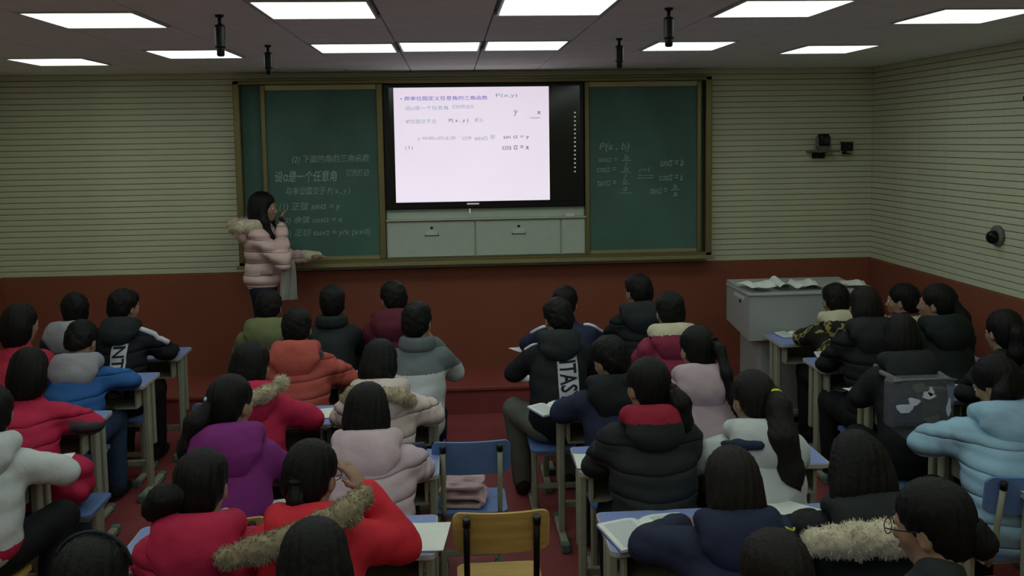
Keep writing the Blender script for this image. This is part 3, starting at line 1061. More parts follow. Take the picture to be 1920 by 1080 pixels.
    for q in (-1, 1):
        S, el, ha = armpts[q]
        wr = ha - (ha - el) / np.linalg.norm(ha - el) * .012
        s.cap(S, el, .058 + p * .9, .054 + p * .8, k=.035, q=(3, quilt * .8) if quilt else None)
        s.cap(el, wr, .054 + p * .8, .041 + p * .5, k=.02, q=(3, quilt * .8) if quilt else None)
    def dsp(P):
        d = .005 * wob(P, 17, 1.3 + lx * 9) + .003 * wob(P, 38, px * .1)
        if quilt:
            d = d + zq(P) * (P[:, 2] < neck[2] - .05)
        return d
    s.disp = dsp
    jac = s
    me = s.mesh(.0145 * h, 'jacket', midx)
    jm = jmats or [jacket]
    mesh_obj('jacket', me, root, [quilted(q) for q in jm] if quilt >= .01 else jm)
    # ---- hood or collar
    if collar is not None:
        s = SD()
        n = 9
        for i in range(n - 1):
            a0, a1 = [PI * (-.15 - 1.3 * 0 + 1.3 * (j / (n - 1))) for j in (i, i + 1)]
            f0, f1 = [neck + np.array([math.cos(PI + a) * .082, math.sin(PI + a) * .075 - .005, .03]) for a in (a0, a1)]
            s.cap(f0 + [0, 0, -.02], f1 + [0, 0, -.02], .03, k=.02).cap(f0 + [0, 0, .012], f1 + [0, 0, .012], .024, k=.02)
        mesh_obj('collar', s.mesh(.012 * h, 'collar'), root, collar)
    if hood is not None:
        s = SD()
        big = 1.0 if hoodtype == 'bag' else .82
        n = 9
        for i in range(n - 1):
            a0, a1 = [PI * (-.12 + 1.24 * (j / (n - 1))) for j in (i, i + 1)]
            f0, f1 = [neck + np.array([math.cos(PI + a) * .108 * big, math.sin(PI + a) * .085 - .02, .028 + .022 * math.sin(a)]) for a in (a0, a1)]
            s.cap(f0, f1, .042, k=.03)
        s.ell(neck + [0, -.120, -.012], (.155 * big, .062, .060 * big), rotm(0, math.radians(-22)), k=.05)
        s.ell(neck + [0, -.140, -.075 if big == 1 else -.03], (.100 * big, .052, .085 if big == 1 else .05), rotm(0, math.radians(-16)), k=.07)
        s.ell(neck + [0, -.105, .03], (.128 * big, .055, .045), k=.04)
        s.ell(hc + RR @ np.array([0, -.02, .03]), (.092, .112, .10), RR, k=.02, op='s')
        s.disp = lambda P: .006 * wob(P, 22, px * .3) + .003 * wob(P, 50, 1)
        hm = hood if isinstance(hood, (list, tuple)) else [hood]
        mi = None
        if len(hm) > 1:
            mi = lambda c: (c[:, 2] > neck[2] + .022 - .25 * (c[:, 1] - neck[1] + .1)).astype(int)
        mesh_obj('hood', s.mesh(.0125 * h, 'hood', mi), root, list(hm))
    # ---- hair
    HM = hairm or M_HAIR
    s = SD()
    hair_cap(s, T, RR, 'boy' if hair == 'boy' else 'girl')
    if hair == 'boy':
        s.disp = lambda P: .005 * wob(P, 75, px) + .004 * wob(P, 140, top)
    else:
        c0 = T(0, -.02, .1)
        def st(P):
            a = np.arctan2(P[:, 0] - c0[0], -(P[:, 1] - c0[1]) + .15)
            return .0028 * np.sin(a * 55 + 2 * np.sin(P[:, 2] * 14)) + .003 * wob(P, 26, px)
        s.disp = st
    z = np.array([0, 0, 1.0])
    bk = RR @ np.array([0, -1.0, 0])
    if hair == 'bob':
        s.ell(T(0, -.045, -.055), (.098, .075, .115), RR, k=.04)
    if hair == 'long':
        bw = T(0, -.055, -.04)
        s.ell(bw, (.098 * (.5 + .5 * wide), .072, .13), RR, k=.04)
        s.ell(bw + bk * .03 - z * .13, (.100 * wide, .050, .14), k=.06)
        s.ell(bw + bk * .05 - z * .24, (.094 * wide, .040, .14), k=.06)
        if isinstance(tail, (int, float)):
            s.ell(bw + bk * .06 - z * (.24 + tail), (.075, .032, .14), k=.06)
    mesh_obj('hair', s.mesh(.0095 * h, 'hair'), root, HM)
    if isinstance(tail, dict):
        pts = [T(*tail['at'])] + [T(*tail['at']) + np.array(v) for v in tail['pts']]
        s = SD().chain(pts, tail['r'], k=.025)
        for _ in range(tail.get('strands', 3)):
            jit = rng.normal(0, .011, 3) * [1, .5, .2]
            s.chain([q + jit * i / len(pts) * 2 for i, q in enumerate(pts)], [r * .45 for r in tail['r']], k=.008)
        s.disp = lambda P: .003 * np.sin(P[:, 0] * 330 + P[:, 1] * 120 + 2 * np.sin(P[:, 2] * 20))
        mesh_obj('ponytail', s.mesh(.009 * h, 'ponytail'), root, HM)
        if tail.get('tie') is not None:
            t0, t1 = pts[0], pts[1]
            d = (t1 - t0) / np.linalg.norm(t1 - t0)
            a = Vector(d).orthogonal().normalized()
            b = Vector(d).cross(a)
            ring = [Vector(t0 + d * .008) + a * math.cos(u) * .026 + b * math.sin(u) * .026 for u in np.linspace(0, 2 * PI, 15)]
            MB().tube(ring, .011, 8, False).build('hair_tie', tail['tie'], root)
    if fur is not None:
        for i, (M, pts, rs) in enumerate(fur):
            q = [neck + np.array(v) for v in pts]
            if 'fur' in M.name:
                mesh_obj('fur_trim', fur_mesh('fur_trim', q, rs, 2600, .017, .011 * h, i + int(px)), root, M)
            else:
                mesh_obj('hood_edge', SD().chain(q, rs, k=.03).mesh(.011 * h, 'hood_edge'), root, M)
    if glasses:
        g = MB()
        for q in (-1, 1):
            g.tube([(q * .033 + .026 * math.cos(u), .106, .021 * math.sin(u)) for u in np.linspace(0, 2 * PI, 17)], .0017, 6, False)
            g.tube([(q * .059, .104, .004), (q * .078, .06, .006), (q * .084, -.005, .004), (q * .083, -.03, -.012)], .0018, 6)
        g.tube([(-.008, .106, .005), (0, .109, .009), (.008, .106, .005)], .0017, 6)
        o = g.build('glasses', M_GLASSES, root)
        o.matrix_basis = Matrix.Translation(T(0, .008, .0)) @ Matrix(RR.tolist()).to_4x4()
    if strip:
        u0, u1, v1, v0, body = strip
        x0, x1 = at_y(u0, v1, oy - .12)[0] - ox, at_y(u1, v1, oy - .12)[0] - ox
        z0, z1 = at_y(u0, v0, oy - .12)[2], at_y(u0, v1, oy - .12)[2]
        def drape(xz, off):
            lo = np.full(len(xz), -.6)
            y = lo.copy()
            for _ in range(60):
                d = jac.val(np.stack([xz[:, 0], y, xz[:, 1]], 1))
                y = y + np.clip(d, -.03, .05) * .7
            return y - off
        nx, nz = 6, 26
        X, Z = np.meshgrid(np.linspace(x0, x1, nx), np.linspace(z0, z1, nz), indexing='ij')
        xz = np.stack([X.ravel(), Z.ravel()], 1)
        yy = drape(xz, .004)
        V = np.stack([xz[:, 0], yy, xz[:, 1]], 1)
        V2 = V + [0, .003, 0]
        o_ = len(V)
        F = []
        for i in range(nx - 1):
            for j in range(nz - 1):
                a = i * nz + j
                F += [(a, a + nz, a + nz + 1, a + 1), (o_ + a + 1, o_ + a + nz + 1, o_ + a + nz, o_ + a)]
        pn = mesh_obj('back_panel', np_mesh('back_panel', np.concatenate([V, V2]), F), root, mat('white_print_panel', (190, 192, 196), .7))
        tm = text_mesh('lettering', body, .1, 0, 0, offset=.002)
        b = bmesh.new()
        b.from_mesh(tm)
        bmesh.ops.triangulate(b, faces=b.faces)
        for _ in range(2):
            es = [x for x in b.edges if x.calc_length() > .02]
            if es:
                bmesh.ops.subdivide_edges(b, edges=es, cuts=1)
                bmesh.ops.triangulate(b, faces=[f for f in b.faces if len(f.verts) > 3])
        b.to_mesh(tm)
        b.free()
        co = np.zeros(len(tm.vertices) * 3)
        tm.vertices.foreach_get('co', co)
        co = co.reshape(-1, 3)
        lo, hi = co.min(0), co.max(0)
        # letters turned a quarter clockwise, reading downwards
        zz = z1 - .012 - (co[:, 0] - lo[0]) / (hi[0] - lo[0]) * (z1 - z0 - .024)
        xx = x0 + .010 + (co[:, 1] - lo[1]) / (hi[1] - lo[1]) * (x1 - x0 - .020)
        yy = drape(np.stack([xx, zz], 1), .0062)
        tm.vertices.foreach_set('co', np.stack([xx, yy, zz], 1).ravel())
        tm.update()
        mesh_obj('lettering', tm, pn, mat('dark_print', (22, 24, 40), .7))
    if extra:
        extra(root, T, RR, neck, chest, armpts, jac)
    if seat:
        place_seat(ox, oy - {'stool': .01, 'wood': .045, 'blue': -.02}[seat], seatlab or 'stool under the ' + ' '.join(lab.split(',')[0].split()[:12]), seat != 'stool', M_WOOD if seat == 'wood' else M_CHAIRBLUE, M_BLACK if seat == 'wood' else M_LEG)
    return root

C_CRIM = cloth('crimson_nylon', (182, 36, 72)); C_RED2 = cloth('dull_red_nylon', (176, 42, 66)); C_RED = cloth('bright_red_wool', (204, 42, 56))
C_NAVY = cloth('navy_cloth', (36, 42, 66)); C_BLACK = cloth('black_nylon', (24, 26, 30)); C_BLACKG = cloth('charcoal_nylon', (36, 40, 42))
C_GREYH = cloth('grey_jersey', (150, 150, 156)); C_BLUE = cloth('blue_nylon', (46, 94, 156)); C_OLIVE = cloth('olive_cotton', (104, 110, 72))
C_DKGREEN = cloth('black_green_wool', (28, 36, 34)); C_MAROON = cloth('maroon_jersey', (88, 28, 44)); C_ORANGE = cloth('orange_nylon', (178, 84, 74))
C_WHITE = cloth('white_nylon', (196, 200, 200)); C_YOKE = cloth('slate_grey_cloth', (100, 108, 110)); C_LPINK = cloth('pale_pink_nylon', (212, 194, 188))
C_PINK = cloth('dusty_pink_nylon', (200, 178, 186)); C_PINK2 = cloth('mauve_wool', (184, 162, 168)); C_PURPLE = cloth('purple_wool', (124, 42, 118))
C_WINE = cloth('wine_red_fleece', (136, 48, 72)); C_LBLUE = cloth('light_blue_nylon', (150, 184, 206)); C_GREEN2 = cloth('grey_green_cloth', (46, 54, 54))
C_CREAM = cloth('cream_cloth', (196, 188, 160)); C_GREYLEG = cloth('grey_denim', (104, 106, 100)); C_INDIGO = cloth('indigo_denim', (48, 66, 92))
C_GREYTAB = cloth('grey_tab', (74, 76, 82)); C_DKRED = cloth('red_lining', (146, 28, 52))
M_BLUECLIP = mat('pale_blue_clip', (170, 205, 235), .3); M_YELLOW = mat('yellow_elastic', (222, 214, 40), .6); M_PIPING = mat('yellow_piping', (210, 196, 90), .6)
M_STRIPE = mat('white_stripe', (214, 214, 224), .6)

def stripes(side_list, M=None, w=.012):
    """pale piping along the top of the shoulder and sleeve"""
    def f(root, T, RR, neck, chest, arm, jac):
        for q, t0, t1 in side_list:
            S, el, ha = arm[q]
            up_ = np.array([q * .55, -.35, .8]); up_ /= np.linalg.norm(up_)
            start = neck + np.array([q * .09, -.03, .03])
            pts = []
            for t in np.linspace(t0, t1, 9):
                b = start + (S - start) * min(t * 3, 1) if t < .333 else S + (el - S) * (t - .333) / .667
                p = b + up_ * .2
                for _ in range(25):
                    d = float(jac.val(p[None])[0])
                    p = p - up_ * d * .7
                pts.append(p + up_ * .002)
            MB().tube(pts, w, 8).build('piping', M or M_STRIPE, root)
    return f
def both(*fs):
    def f(*a):
        for g in fs:
            g(*a)
    return f
def pompom(off, r, M):
    def f(root, T, RR, neck, chest, arm, jac):
        p = neck + np.array(off)
        mesh_obj('pompom', fur_mesh('pompom', [p, p + [0, 0, .004]], [r, r], 700, .018, .012, 3), root, M)
    return f
def clip(loc, M, r=.012):
    def f(root, T, RR, neck, chest, arm, jac):
        p = T(*loc)
        MB().sphere(p, (r, r * .7, r)).sphere(p + np.array([-.006, -.004, -.022]), (r * .8, r * .6, r * .7)).build('hair_clip', M, root)
    return f
def tab(off, M=None):
    def f(root, T, RR, neck, chest, arm, jac):
        p = neck + np.array(off)
        MB().box((-.04, -.02, -.018), (.04, .02, .022), .008, 2, Matrix.Translation(p) @ Matrix.Rotation(-.35, 4, 'Y')).build('hood_tab', M or C_GREYTAB, root)
    return f
def watch(q):
    def f(root, T, RR, neck, chest, arm, jac):
        S, el, ha = arm[q]
        d = (ha - el) / np.linalg.norm(ha - el)
        p = ha + d * .006
        MB().tube([p - d * .012, p + d * .012], .036, 16).build('wrist_watch', C_NAVY, root)
    return f
PT = lambda at, pts, r, tie=None: {'at': at, 'pts': pts, 'r': r, 'tie': tie}

# --- left block
person('boy in navy jacket with a pale grey hood, front row far left', 138, 549, 'L', 1, yaw=28, jacket=C_NAVY, quilt=0, hood=C_GREYH, extra=stripes([(1, .05, .4)], w=.012), h=1.15)
person('boy in black padded jacket with white sleeve stripes and lettered back panel, front left', 232, 542, 'L', 1, yaw=-30, jacket=C_BLACK, hood=C_BLACKG, Rr='out', hoodtype='small',
       strip=(202, 230, 652, 745, 'NTASY'), extra=stripes([(1, .12, .92)], w=.02), h=1.1)
person('pupil in crimson jacket at the left edge, second row', 38, 569, 'L', 2, yaw=-20, jacket=C_RED2, quilt=.006, hair='bob', L='desk', Rr='desk', h=1.1)
person('pupil in blue padded jacket with grey hood, head bowed', 152, 602, 'L', 2, yaw=-8, pitch=34, dy=.06, jacket=C_BLUE, hood=C_GREYH, Rr='wide', trousers=C_INDIGO, h=1.05)
def grey_under(c):
    return ((c[:, 0] > .20) & (c[:, 2] < .865 - .25 * (c[:, 0] - .2))).astype(int)
person('girl in red padded jacket with grey sleeve panel and short bob', 54, 652, 'L', 3, lx=-.03, dy=.05, yaw=4, pitch=14, jmats=[C_CRIM, C_GREYTAB], midx=grey_under, hair='bob', Rr='wide', trousers=C_INDIGO, h=1.0)
def patches(c):
    return np.where((c[:, 2] < .60) & (np.sin(c[:, 0] * 23 + c[:, 2] * 17) > .35), 1, np.where((c[:, 2] > .60) & (c[:, 2] < .68) & (np.sin(c[:, 0] * 30) > .5), 2, 0))
person('pupil in white jacket with red and navy patches at the left edge', -18, 722, 'L', 4, dy=.02, yaw=10, jmats=[C_WHITE, C_CRIM, C_NAVY], midx=patches, quilt=.006, hood=C_WHITE, hair='girl', Rr='wide', seat='wood',
       seatlab='wooden backed chair of the pupil in white at the left edge', legs={1: [(.09, .02, .53), (.20, .36, .55), (.22, .12, .10)]}, h=1.0)

# --- left middle block
person('boy in olive green jacket with a stand-up hood collar', 503, 543, 'A', 1, yaw=0, pitch=16, jacket=C_OLIVE, quilt=0, hood=C_OLIVE, collar=C_OLIVE, broad=1.05, h=1.15)
person('boy in plain black coat, middle of the front row', 622, 534, 'A', 1, yaw=6, jacket=C_DKGREEN, quilt=0, collar=C_DKGREEN, h=1.15, broad=.95)
person('boy in maroon hooded top in the front row', 736, 527, 'A', 1, yaw=26, pitch=14, jacket=C_MAROON, quilt=0, hood=C_MAROON, h=1.15)
person('pupil in orange padded jacket with a large hood', 556, 577, 'A', 2, lx=-.02, yaw=0, pitch=14, jacket=C_ORANGE, hood=C_ORANGE, collar=C_ORANGE, Rr='wide', extra=tab((.135, -.10, .0)), broad=1.1, puff=.03, h=1.05)
person('boy in white jacket with grey yoke resting his hand at his chin', 782, 566, 'A', 2, lx=.02, yaw=-18, pitch=10, jmats=[C_WHITE, C_YOKE], quilt=.004,
       midx=lambda c: (c[:, 2] > .90).astype(int), Rr='face', broad=1.08, collar=C_YOKE, h=1.0)
person('girl in crimson jacket with beige fur hood trim and pompom', 472, 641, 'A', 3, lx=-.01, yaw=-22, pitch=12, jacket=C_CRIM, quilt=.006, hood=C_CRIM, hair='bob', Rr='wide',
       fur=[(M_FURB, [(-.12, -.17, .02), (0, -.205, .02), (.10, -.18, .05), (.15, -.13, .065)], [.032, .036, .036, .028])], extra=pompom((.175, -.10, .085), .034, M_FURW), h=1.0)
person('girl in pale pink padded jacket with beige fur collar', 712, 638, 'A', 3, lx=.0, yaw=-12, pitch=26, jacket=C_LPINK, hair='bob', Rr='out', L='desk', hood=C_LPINK,
       fur=[(M_FURB, [(-.17, -.10, .0), (-.12, -.17, .045), (0, -.20, .05), (.12, -.18, .03), (.17, -.12, -.02)], [.028, .034, .034, .034, .03])],
       tail=PT((.06, -.08, -.05), [(.03, -.03, -.07), (.045, -.04, -.16), (.05, -.035, -.22)], [.02, .016, .012, .006]), puff=.026, h=.95)
person('girl in purple jacket with ponytail and pale blue hair clip', 432, 703, 'A', 4, lx=-.03, yaw=-26, pitch=12, jacket=C_PURPLE, quilt=0, hood=C_PURPLE, hair='girl', seat='wood',
       seatlab='wooden backed chair of the girl in purple', tail=PT((-.03, -.10, -.01), [(-.05, -.04, -.06), (-.085, -.04, -.17), (-.10, -.03, -.26)], [.035, .05, .05, .02]),
       extra=clip((-.045, -.112, .02), M_BLUECLIP), hairm=M_HAIR, h=.95)
person('girl with long straight black hair in dusty pink padded jacket', 687, 717, 'A', 4, lx=-.02, dy=.03, yaw=0, pitch=10, jacket=C_PINK, hood=C_PINK, hair='long', L='desk', Rr='desk', puff=.032, broad=1.1, h=.95)
person('girl in crimson padded jacket with side bun, fifth row', 378, 843, 'A', 5, lx=-.02, yaw=-6, pitch=16, jacket=C_CRIM, hood=C_CRIM, collar=C_WHITE, hair='girl',
       tail=PT((-.05, -.095, -.03), [(-.045, -.01, -.005), (-.07, .0, -.035), (-.055, .01, -.06)], [.045, .05, .045, .03], M_HAIR), puff=.03, h=.9)
person('girl in bright red coat with wide tan fur hood trim and raised hand', 583, 826, 'A', 5, lx=.0, yaw=-20, pitch=16, jacket=C_RED, quilt=.004, hair='girl', glasses=True,
       tail=PT((-.005, -.10, -.01), [(.0, -.03, -.06), (-.015, -.02, -.14), (-.04, -.015, -.19)], [.03, .026, .018, .006], M_HAIR),
       Rr=((.30, .26, .83), (.17, .30, 1.02)), hood=C_RED,
       fur=[(M_FURD, [(-.25, -.19, -.035), (-.14, -.21, .0), (-.03, -.22, .03), (.07, -.21, .065), (.15, -.17, .10), (.19, -.10, .12)], [.034, .042, .044, .044, .042, .036])],
       extra=watch(1), puff=.03, h=.9)
person('black haired head with thin hairband at the bottom left edge', 170, 1006, 'A', 6, lx=.0, dy=.0, yaw=0, pitch=16, jacket=C_BLACK, hair='girl', seat=None, h=.9,
       extra=lambda root, T, RR, neck, chest, arm, jac: MB().tube([T(.099 * math.cos(u), -.01 - .03 * math.sin(u), .04 + .096 * math.sin(u)) for u in np.linspace(.05, PI - .05, 14)], .005, 6).build('hair_band', C_BLACKG, root))
person('black haired head at the bottom edge below the red coat', 588, 974, 'A', 6, yaw=6, pitch=14, jacket=C_NAVY, hair='bob', seat=None, h=.9)

# --- right middle block
person('boy in navy jacket with white shoulder stripes, behind the lettered jacket', 1060, 536, 'B', 1, yaw=-22, jacket=C_NAVY, quilt=0, Rr='out', L='out', extra=stripes([(-1, .12, .7), (1, .12, .75)], w=.012), broad=1.12, h=1.15)
person('boy in black jacket with a white collar stripe, front row', 1196, 514, 'B', 1, yaw=26, jacket=C_BLACK, hood=C_BLACKG, extra=stripes([(1, .02, .28)], w=.01), h=1.15)
person('boy in black jacket with white lettered strip and one leg in the aisle', 1045, 559, 'B', 2, hoodtype='small', lx=.03, yaw=18, pitch=20, dy=.03, jacket=C_BLACK, hood=C_BLACKG, L='out', trousers=C_GREYLEG, quilt=.004, broad=1.1,
       strip=(1048, 1088, 667, 758, 'NTASY'), extra=stripes([(-1, .15, .45)], w=.008), legs={-1: [(-.09, .02, .53), (-.24, .33, .55), (-.20, .30, .10)]}, h=1.0)
person('boy in wine red hooded jacket with cream lining', 1255, 547, 'B', 2, yaw=8, pitch=8, jacket=C_WINE, quilt=.004, hood=[C_WINE, C_CREAM], h=1.05)
person('pupil in dark navy jacket with big black hood, head tilted', 1143, 630, 'B', 3, lx=-.03, yaw=28, pitch=22, roll=-8, jacket=C_NAVY, quilt=.005, hood=C_BLACK, hair='boy', L='out', h=1.0,
       fur=[(C_BLACK, [(.06, -.12, .06), (.10, -.12, .02), (.10, -.11, -.04)], [.05, .055, .045])])
person('girl in mauve coat with long side ponytail', 1306, 611, 'B', 3, yaw=14, pitch=10, jacket=C_PINK2, quilt=0, hood=C_PINK2, hair='girl', L='desk', Rr='desk',
       tail=PT((.04, -.095, .04), [(.03, -.06, -.03), (.04, -.14, -.14), (.06, -.17, -.26), (.10, -.15, -.36)], [.024, .028, .028, .024, .010], M_HAIR), puff=.022, h=.95)
def redtop(c):
    return (c[:, 2] > .965).astype(int)
person('girl in black padded jacket with red lining and side ponytail', 1213, 671, 'B', 4, lx=.0, yaw=22, pitch=8, jacket=C_BLACKG, hair='girl', hood=[C_BLACKG, C_DKRED], hoodtype='small',
       tail=PT((.06, -.095, -.02), [(.03, -.03, -.05), (.04, -.04, -.13), (.03, -.03, -.19)], [.035, .048, .044, .02], M_PINK if False else C_WINE), puff=.03, broad=1.1, h=.95)
person('girl in white jacket with navy hood edge and yellow hair tie', 1411, 696, 'B', 4, lx=.0, yaw=16, pitch=16, jacket=C_WHITE, quilt=.004, hood=C_WHITE, hair='girl', L='wide', Rr='desk', broad=1.12, puff=.028, hairm=M_HAIRBROWN,
       tail=PT((.045, -.105, .02), [(.0, -.06, -.05), (-.01, -.13, -.16), (.02, -.16, -.30), (.05, -.15, -.40)], [.032, .055, .066, .056, .02], M_YELLOW),
       fur=[(C_NAVY, [(-.165, -.07, -.02), (-.13, -.15, .0), (-.05, -.20, .015)], [.018, .024, .02])], h=.95)
person('girl with long brown-black hair in navy jacket with yellow piping', 1370, 838, 'B', 5, lx=.0, yaw=0, pitch=14, jacket=C_NAVY, quilt=.006, hair='long', hood=C_NAVY, hairm=M_HAIRBROWN, tail=.08, L='wide', Rr='desk',
       extra=stripes([(1, .05, .55)], M_PIPING, .005), broad=1.1, puff=.03, h=.9)
person('girl with black bob in dark coat with cream fur hood trim', 1606, 810, 'B', 5, lx=.0, yaw=-6, pitch=16, wide=1.35, jacket=C_BLACK, quilt=.005, hair='long', hood=C_BLACKG, L='desk', Rr='desk',
       fur=[(M_FURW, [(-.25, -.19, -.02), (-.13, -.215, -.01), (0, -.22, -.005), (.09, -.215, -.005), (.17, -.19, -.01)], [.045, .055, .058, .056, .05])], puff=.03, h=.9)
person('dark head with low ponytail at the bottom edge', 1450, 996, 'B', 6, lx=.0, dy=-.02, yaw=12, pitch=12, jacket=C_BLACK, hair='girl', hairm=M_HAIRBROWN, seat=None,
       tail=PT((.03, -.11, -.01), [(.02, -.04, -.02), (.04, -.06, -.08), (.05, -.05, -.16)], [.034, .042, .04, .02], M_HAIR), h=.9)
person('girl with wire glasses and pinned dark hair in grey-green jacket', 1748, 900, 'B', 6, lx=-.02, dy=.12, yaw=42, pitch=14, roll=-4, jacket=C_GREEN2, quilt=.004, hair='girl', hairm=M_HAIR, glasses=True, seat=None,
       tail=PT((.02, -.10, -.03), [(.02, -.01, -.03), (.03, .0, -.06)], [.045, .04, .02]), extra=clip((.05, -.10, -.075), M_STRIPE, .009), broad=1.1, puff=.03, h=.8)

# --- right wall block
def camo_mats():
    M = bpy.data.materials.new('camouflage_cloth')
    M.use_nodes = True
    nt = M.node_tree
    b = nt.nodes['Principled BSDF']
    b.inputs['Roughness'].default_value = .8
    tc = nt.nodes.new('ShaderNodeTexCoord')
    nz = nt.nodes.new('ShaderNodeTexNoise')
    nz.inputs['Scale'].default_value = 9
    nz.inputs['Detail'].default_value = 1.5
    nz.inputs['Distortion'].default_value = 1.2
    rp = nt.nodes.new('ShaderNodeValToRGB')
    rp.color_ramp.interpolation = 'CONSTANT'
    rp.color_ramp.elements[0].color = (*lin((20, 20, 20)), 1)
    rp.color_ramp.elements[1].position = .50
    rp.color_ramp.elements[1].color = (*lin((158, 146, 76)), 1)
    e = rp.color_ramp.elements.new(.57)
    e.color = (*lin((24, 24, 22)), 1)
    nt.links.new(tc.outputs['Object'], nz.inputs['Vector'])
    nt.links.new(nz.outputs['Fac'], rp.inputs[0])
    nt.links.new(rp.outputs[0], b.inputs['Base Color'])
    return M
C_CAMO = camo_mats()
STRAPS = []
def strap_path(root, T, RR, neck, chest, arm, jac):
    for q in (-1, 1):
        yb = NEAR['R'][3] - .31 - .235
        pb = at_y(1722, 752, yb) + np.array([q * .11, .0, .115]) - np.array(root.location)
        p0 = np.array([neck[0] + q * .155, neck[1] - .045, neck[2] - .03])
        t = np.linspace(0, 1, 7)
        pts = np.stack([p0[0] + (pb[0] - p0[0]) * t, p0[1] + (pb[1] - p0[1]) * np.sin(t * PI / 2), p0[2] + (pb[2] - p0[2]) * t], 1)
        top = np.array([neck[0] + q * .135, neck[1] + .05, neck[2] - .02])
        STRAPS.append(np.concatenate([[top], pts]) + np.array(root.location))
person('pupil in black and yellow camouflage jacket with cream hood lining', 1566, 531, 'R', 1, yaw=6, pitch=8, jacket=C_CAMO, quilt=0, hood=[C_CAMO, C_CREAM], L='desk', h=1.1)
person('girl with white fur collar and red scarf facing left', 1692, 531, 'R', 1, yaw=52, pitch=4, jacket=C_BLACK, quilt=0, hair='girl', h=1.0,
       fur=[(M_FURW, [(-.15, .02, .0), (-.13, -.10, .015), (0, -.15, .015), (.13, -.10, .015), (.15, .02, .0)], [.034, .040, .042, .040, .034])], collar=C_MAROON,
       tail=PT((.0, -.11, .0), [(.0, -.03, -.05), (.02, -.02, -.12)], [.035, .036, .015]))
person('girl with black bob in black padded jacket, second row', 1620, 536, 'R', 2, lx=.0, yaw=6, pitch=6, jacket=C_BLACK, hood=C_BLACKG, hair='bob', L='desk', hairm=M_HAIRBROWN, broad=1.05, h=1.0, hem=.40)
person('girl with glasses and ponytail in dark navy jacket facing left', 1756, 532, 'R', 2, lx=-.02, yaw=48, pitch=2, jacket=C_DKGREEN, quilt=.004, hair='girl', glasses=True, hood=C_DKGREEN,
       tail=PT((.0, -.11, -.01), [(.035, -.02, -.07), (.06, -.02, -.15), (.07, .0, -.22)], [.04, .05, .045, .02], M_HAIR), h=1.0, broad=1.05)
person('girl in black hooded jacket wearing a clear backpack', 1690, 590, 'R', 3, lx=.06, dy=.08, yaw=-14, pitch=12, jacket=C_BLACK, quilt=.004, hood=C_BLACKG, hair='bob', L='desk', h=1.0, broad=1.1, extra=strap_path)
person('girl with ponytail at the right edge, third row', 1882, 580, 'R', 3, dy=.08, yaw=8, pitch=8, jacket=C_BLACKG, hair='girl', h=1.0,
       tail=PT((-.01, -.11, .03), [(-.01, -.04, -.03), (-.02, -.05, -.14), (-.02, -.03, -.24)], [.03, .04, .045, .02], M_HAIR))
person('girl in long light blue padded coat writing at the right edge', 1868, 668, 'R', 4, lx=.09, dy=.06, yaw=30, pitch=26, roll=-10, jacket=C_LBLUE, quilt=.014, hood=C_LBLUE, hair='girl', L=((-.235, .27, .83), (-.10, .42, .80)), Rr='desk',
       seat='blue', seatlab='blue backed chair holding the girl in the light blue coat', puff=.03, broad=1.12, hem=.40, h=.9,
       tail=PT((-.03, -.09, .03), [(-.045, -.03, -.08), (-.075, -.02, -.18), (-.10, .02, -.27)], [.03, .034, .03, .012]),
       extra=lambda root, T, RR, neck, chest, arm, jac: mesh_obj('hair_lock', SD().chain([T(.05, -.09, .03), T(.06, -.10, .0) + [.03, -.03, -.06], T(.06, -.1, 0) + [.05, -.04, -.18]], [.018, .02, .008], k=.02).mesh(.009, 'hair_lock'), root, M_HAIR))

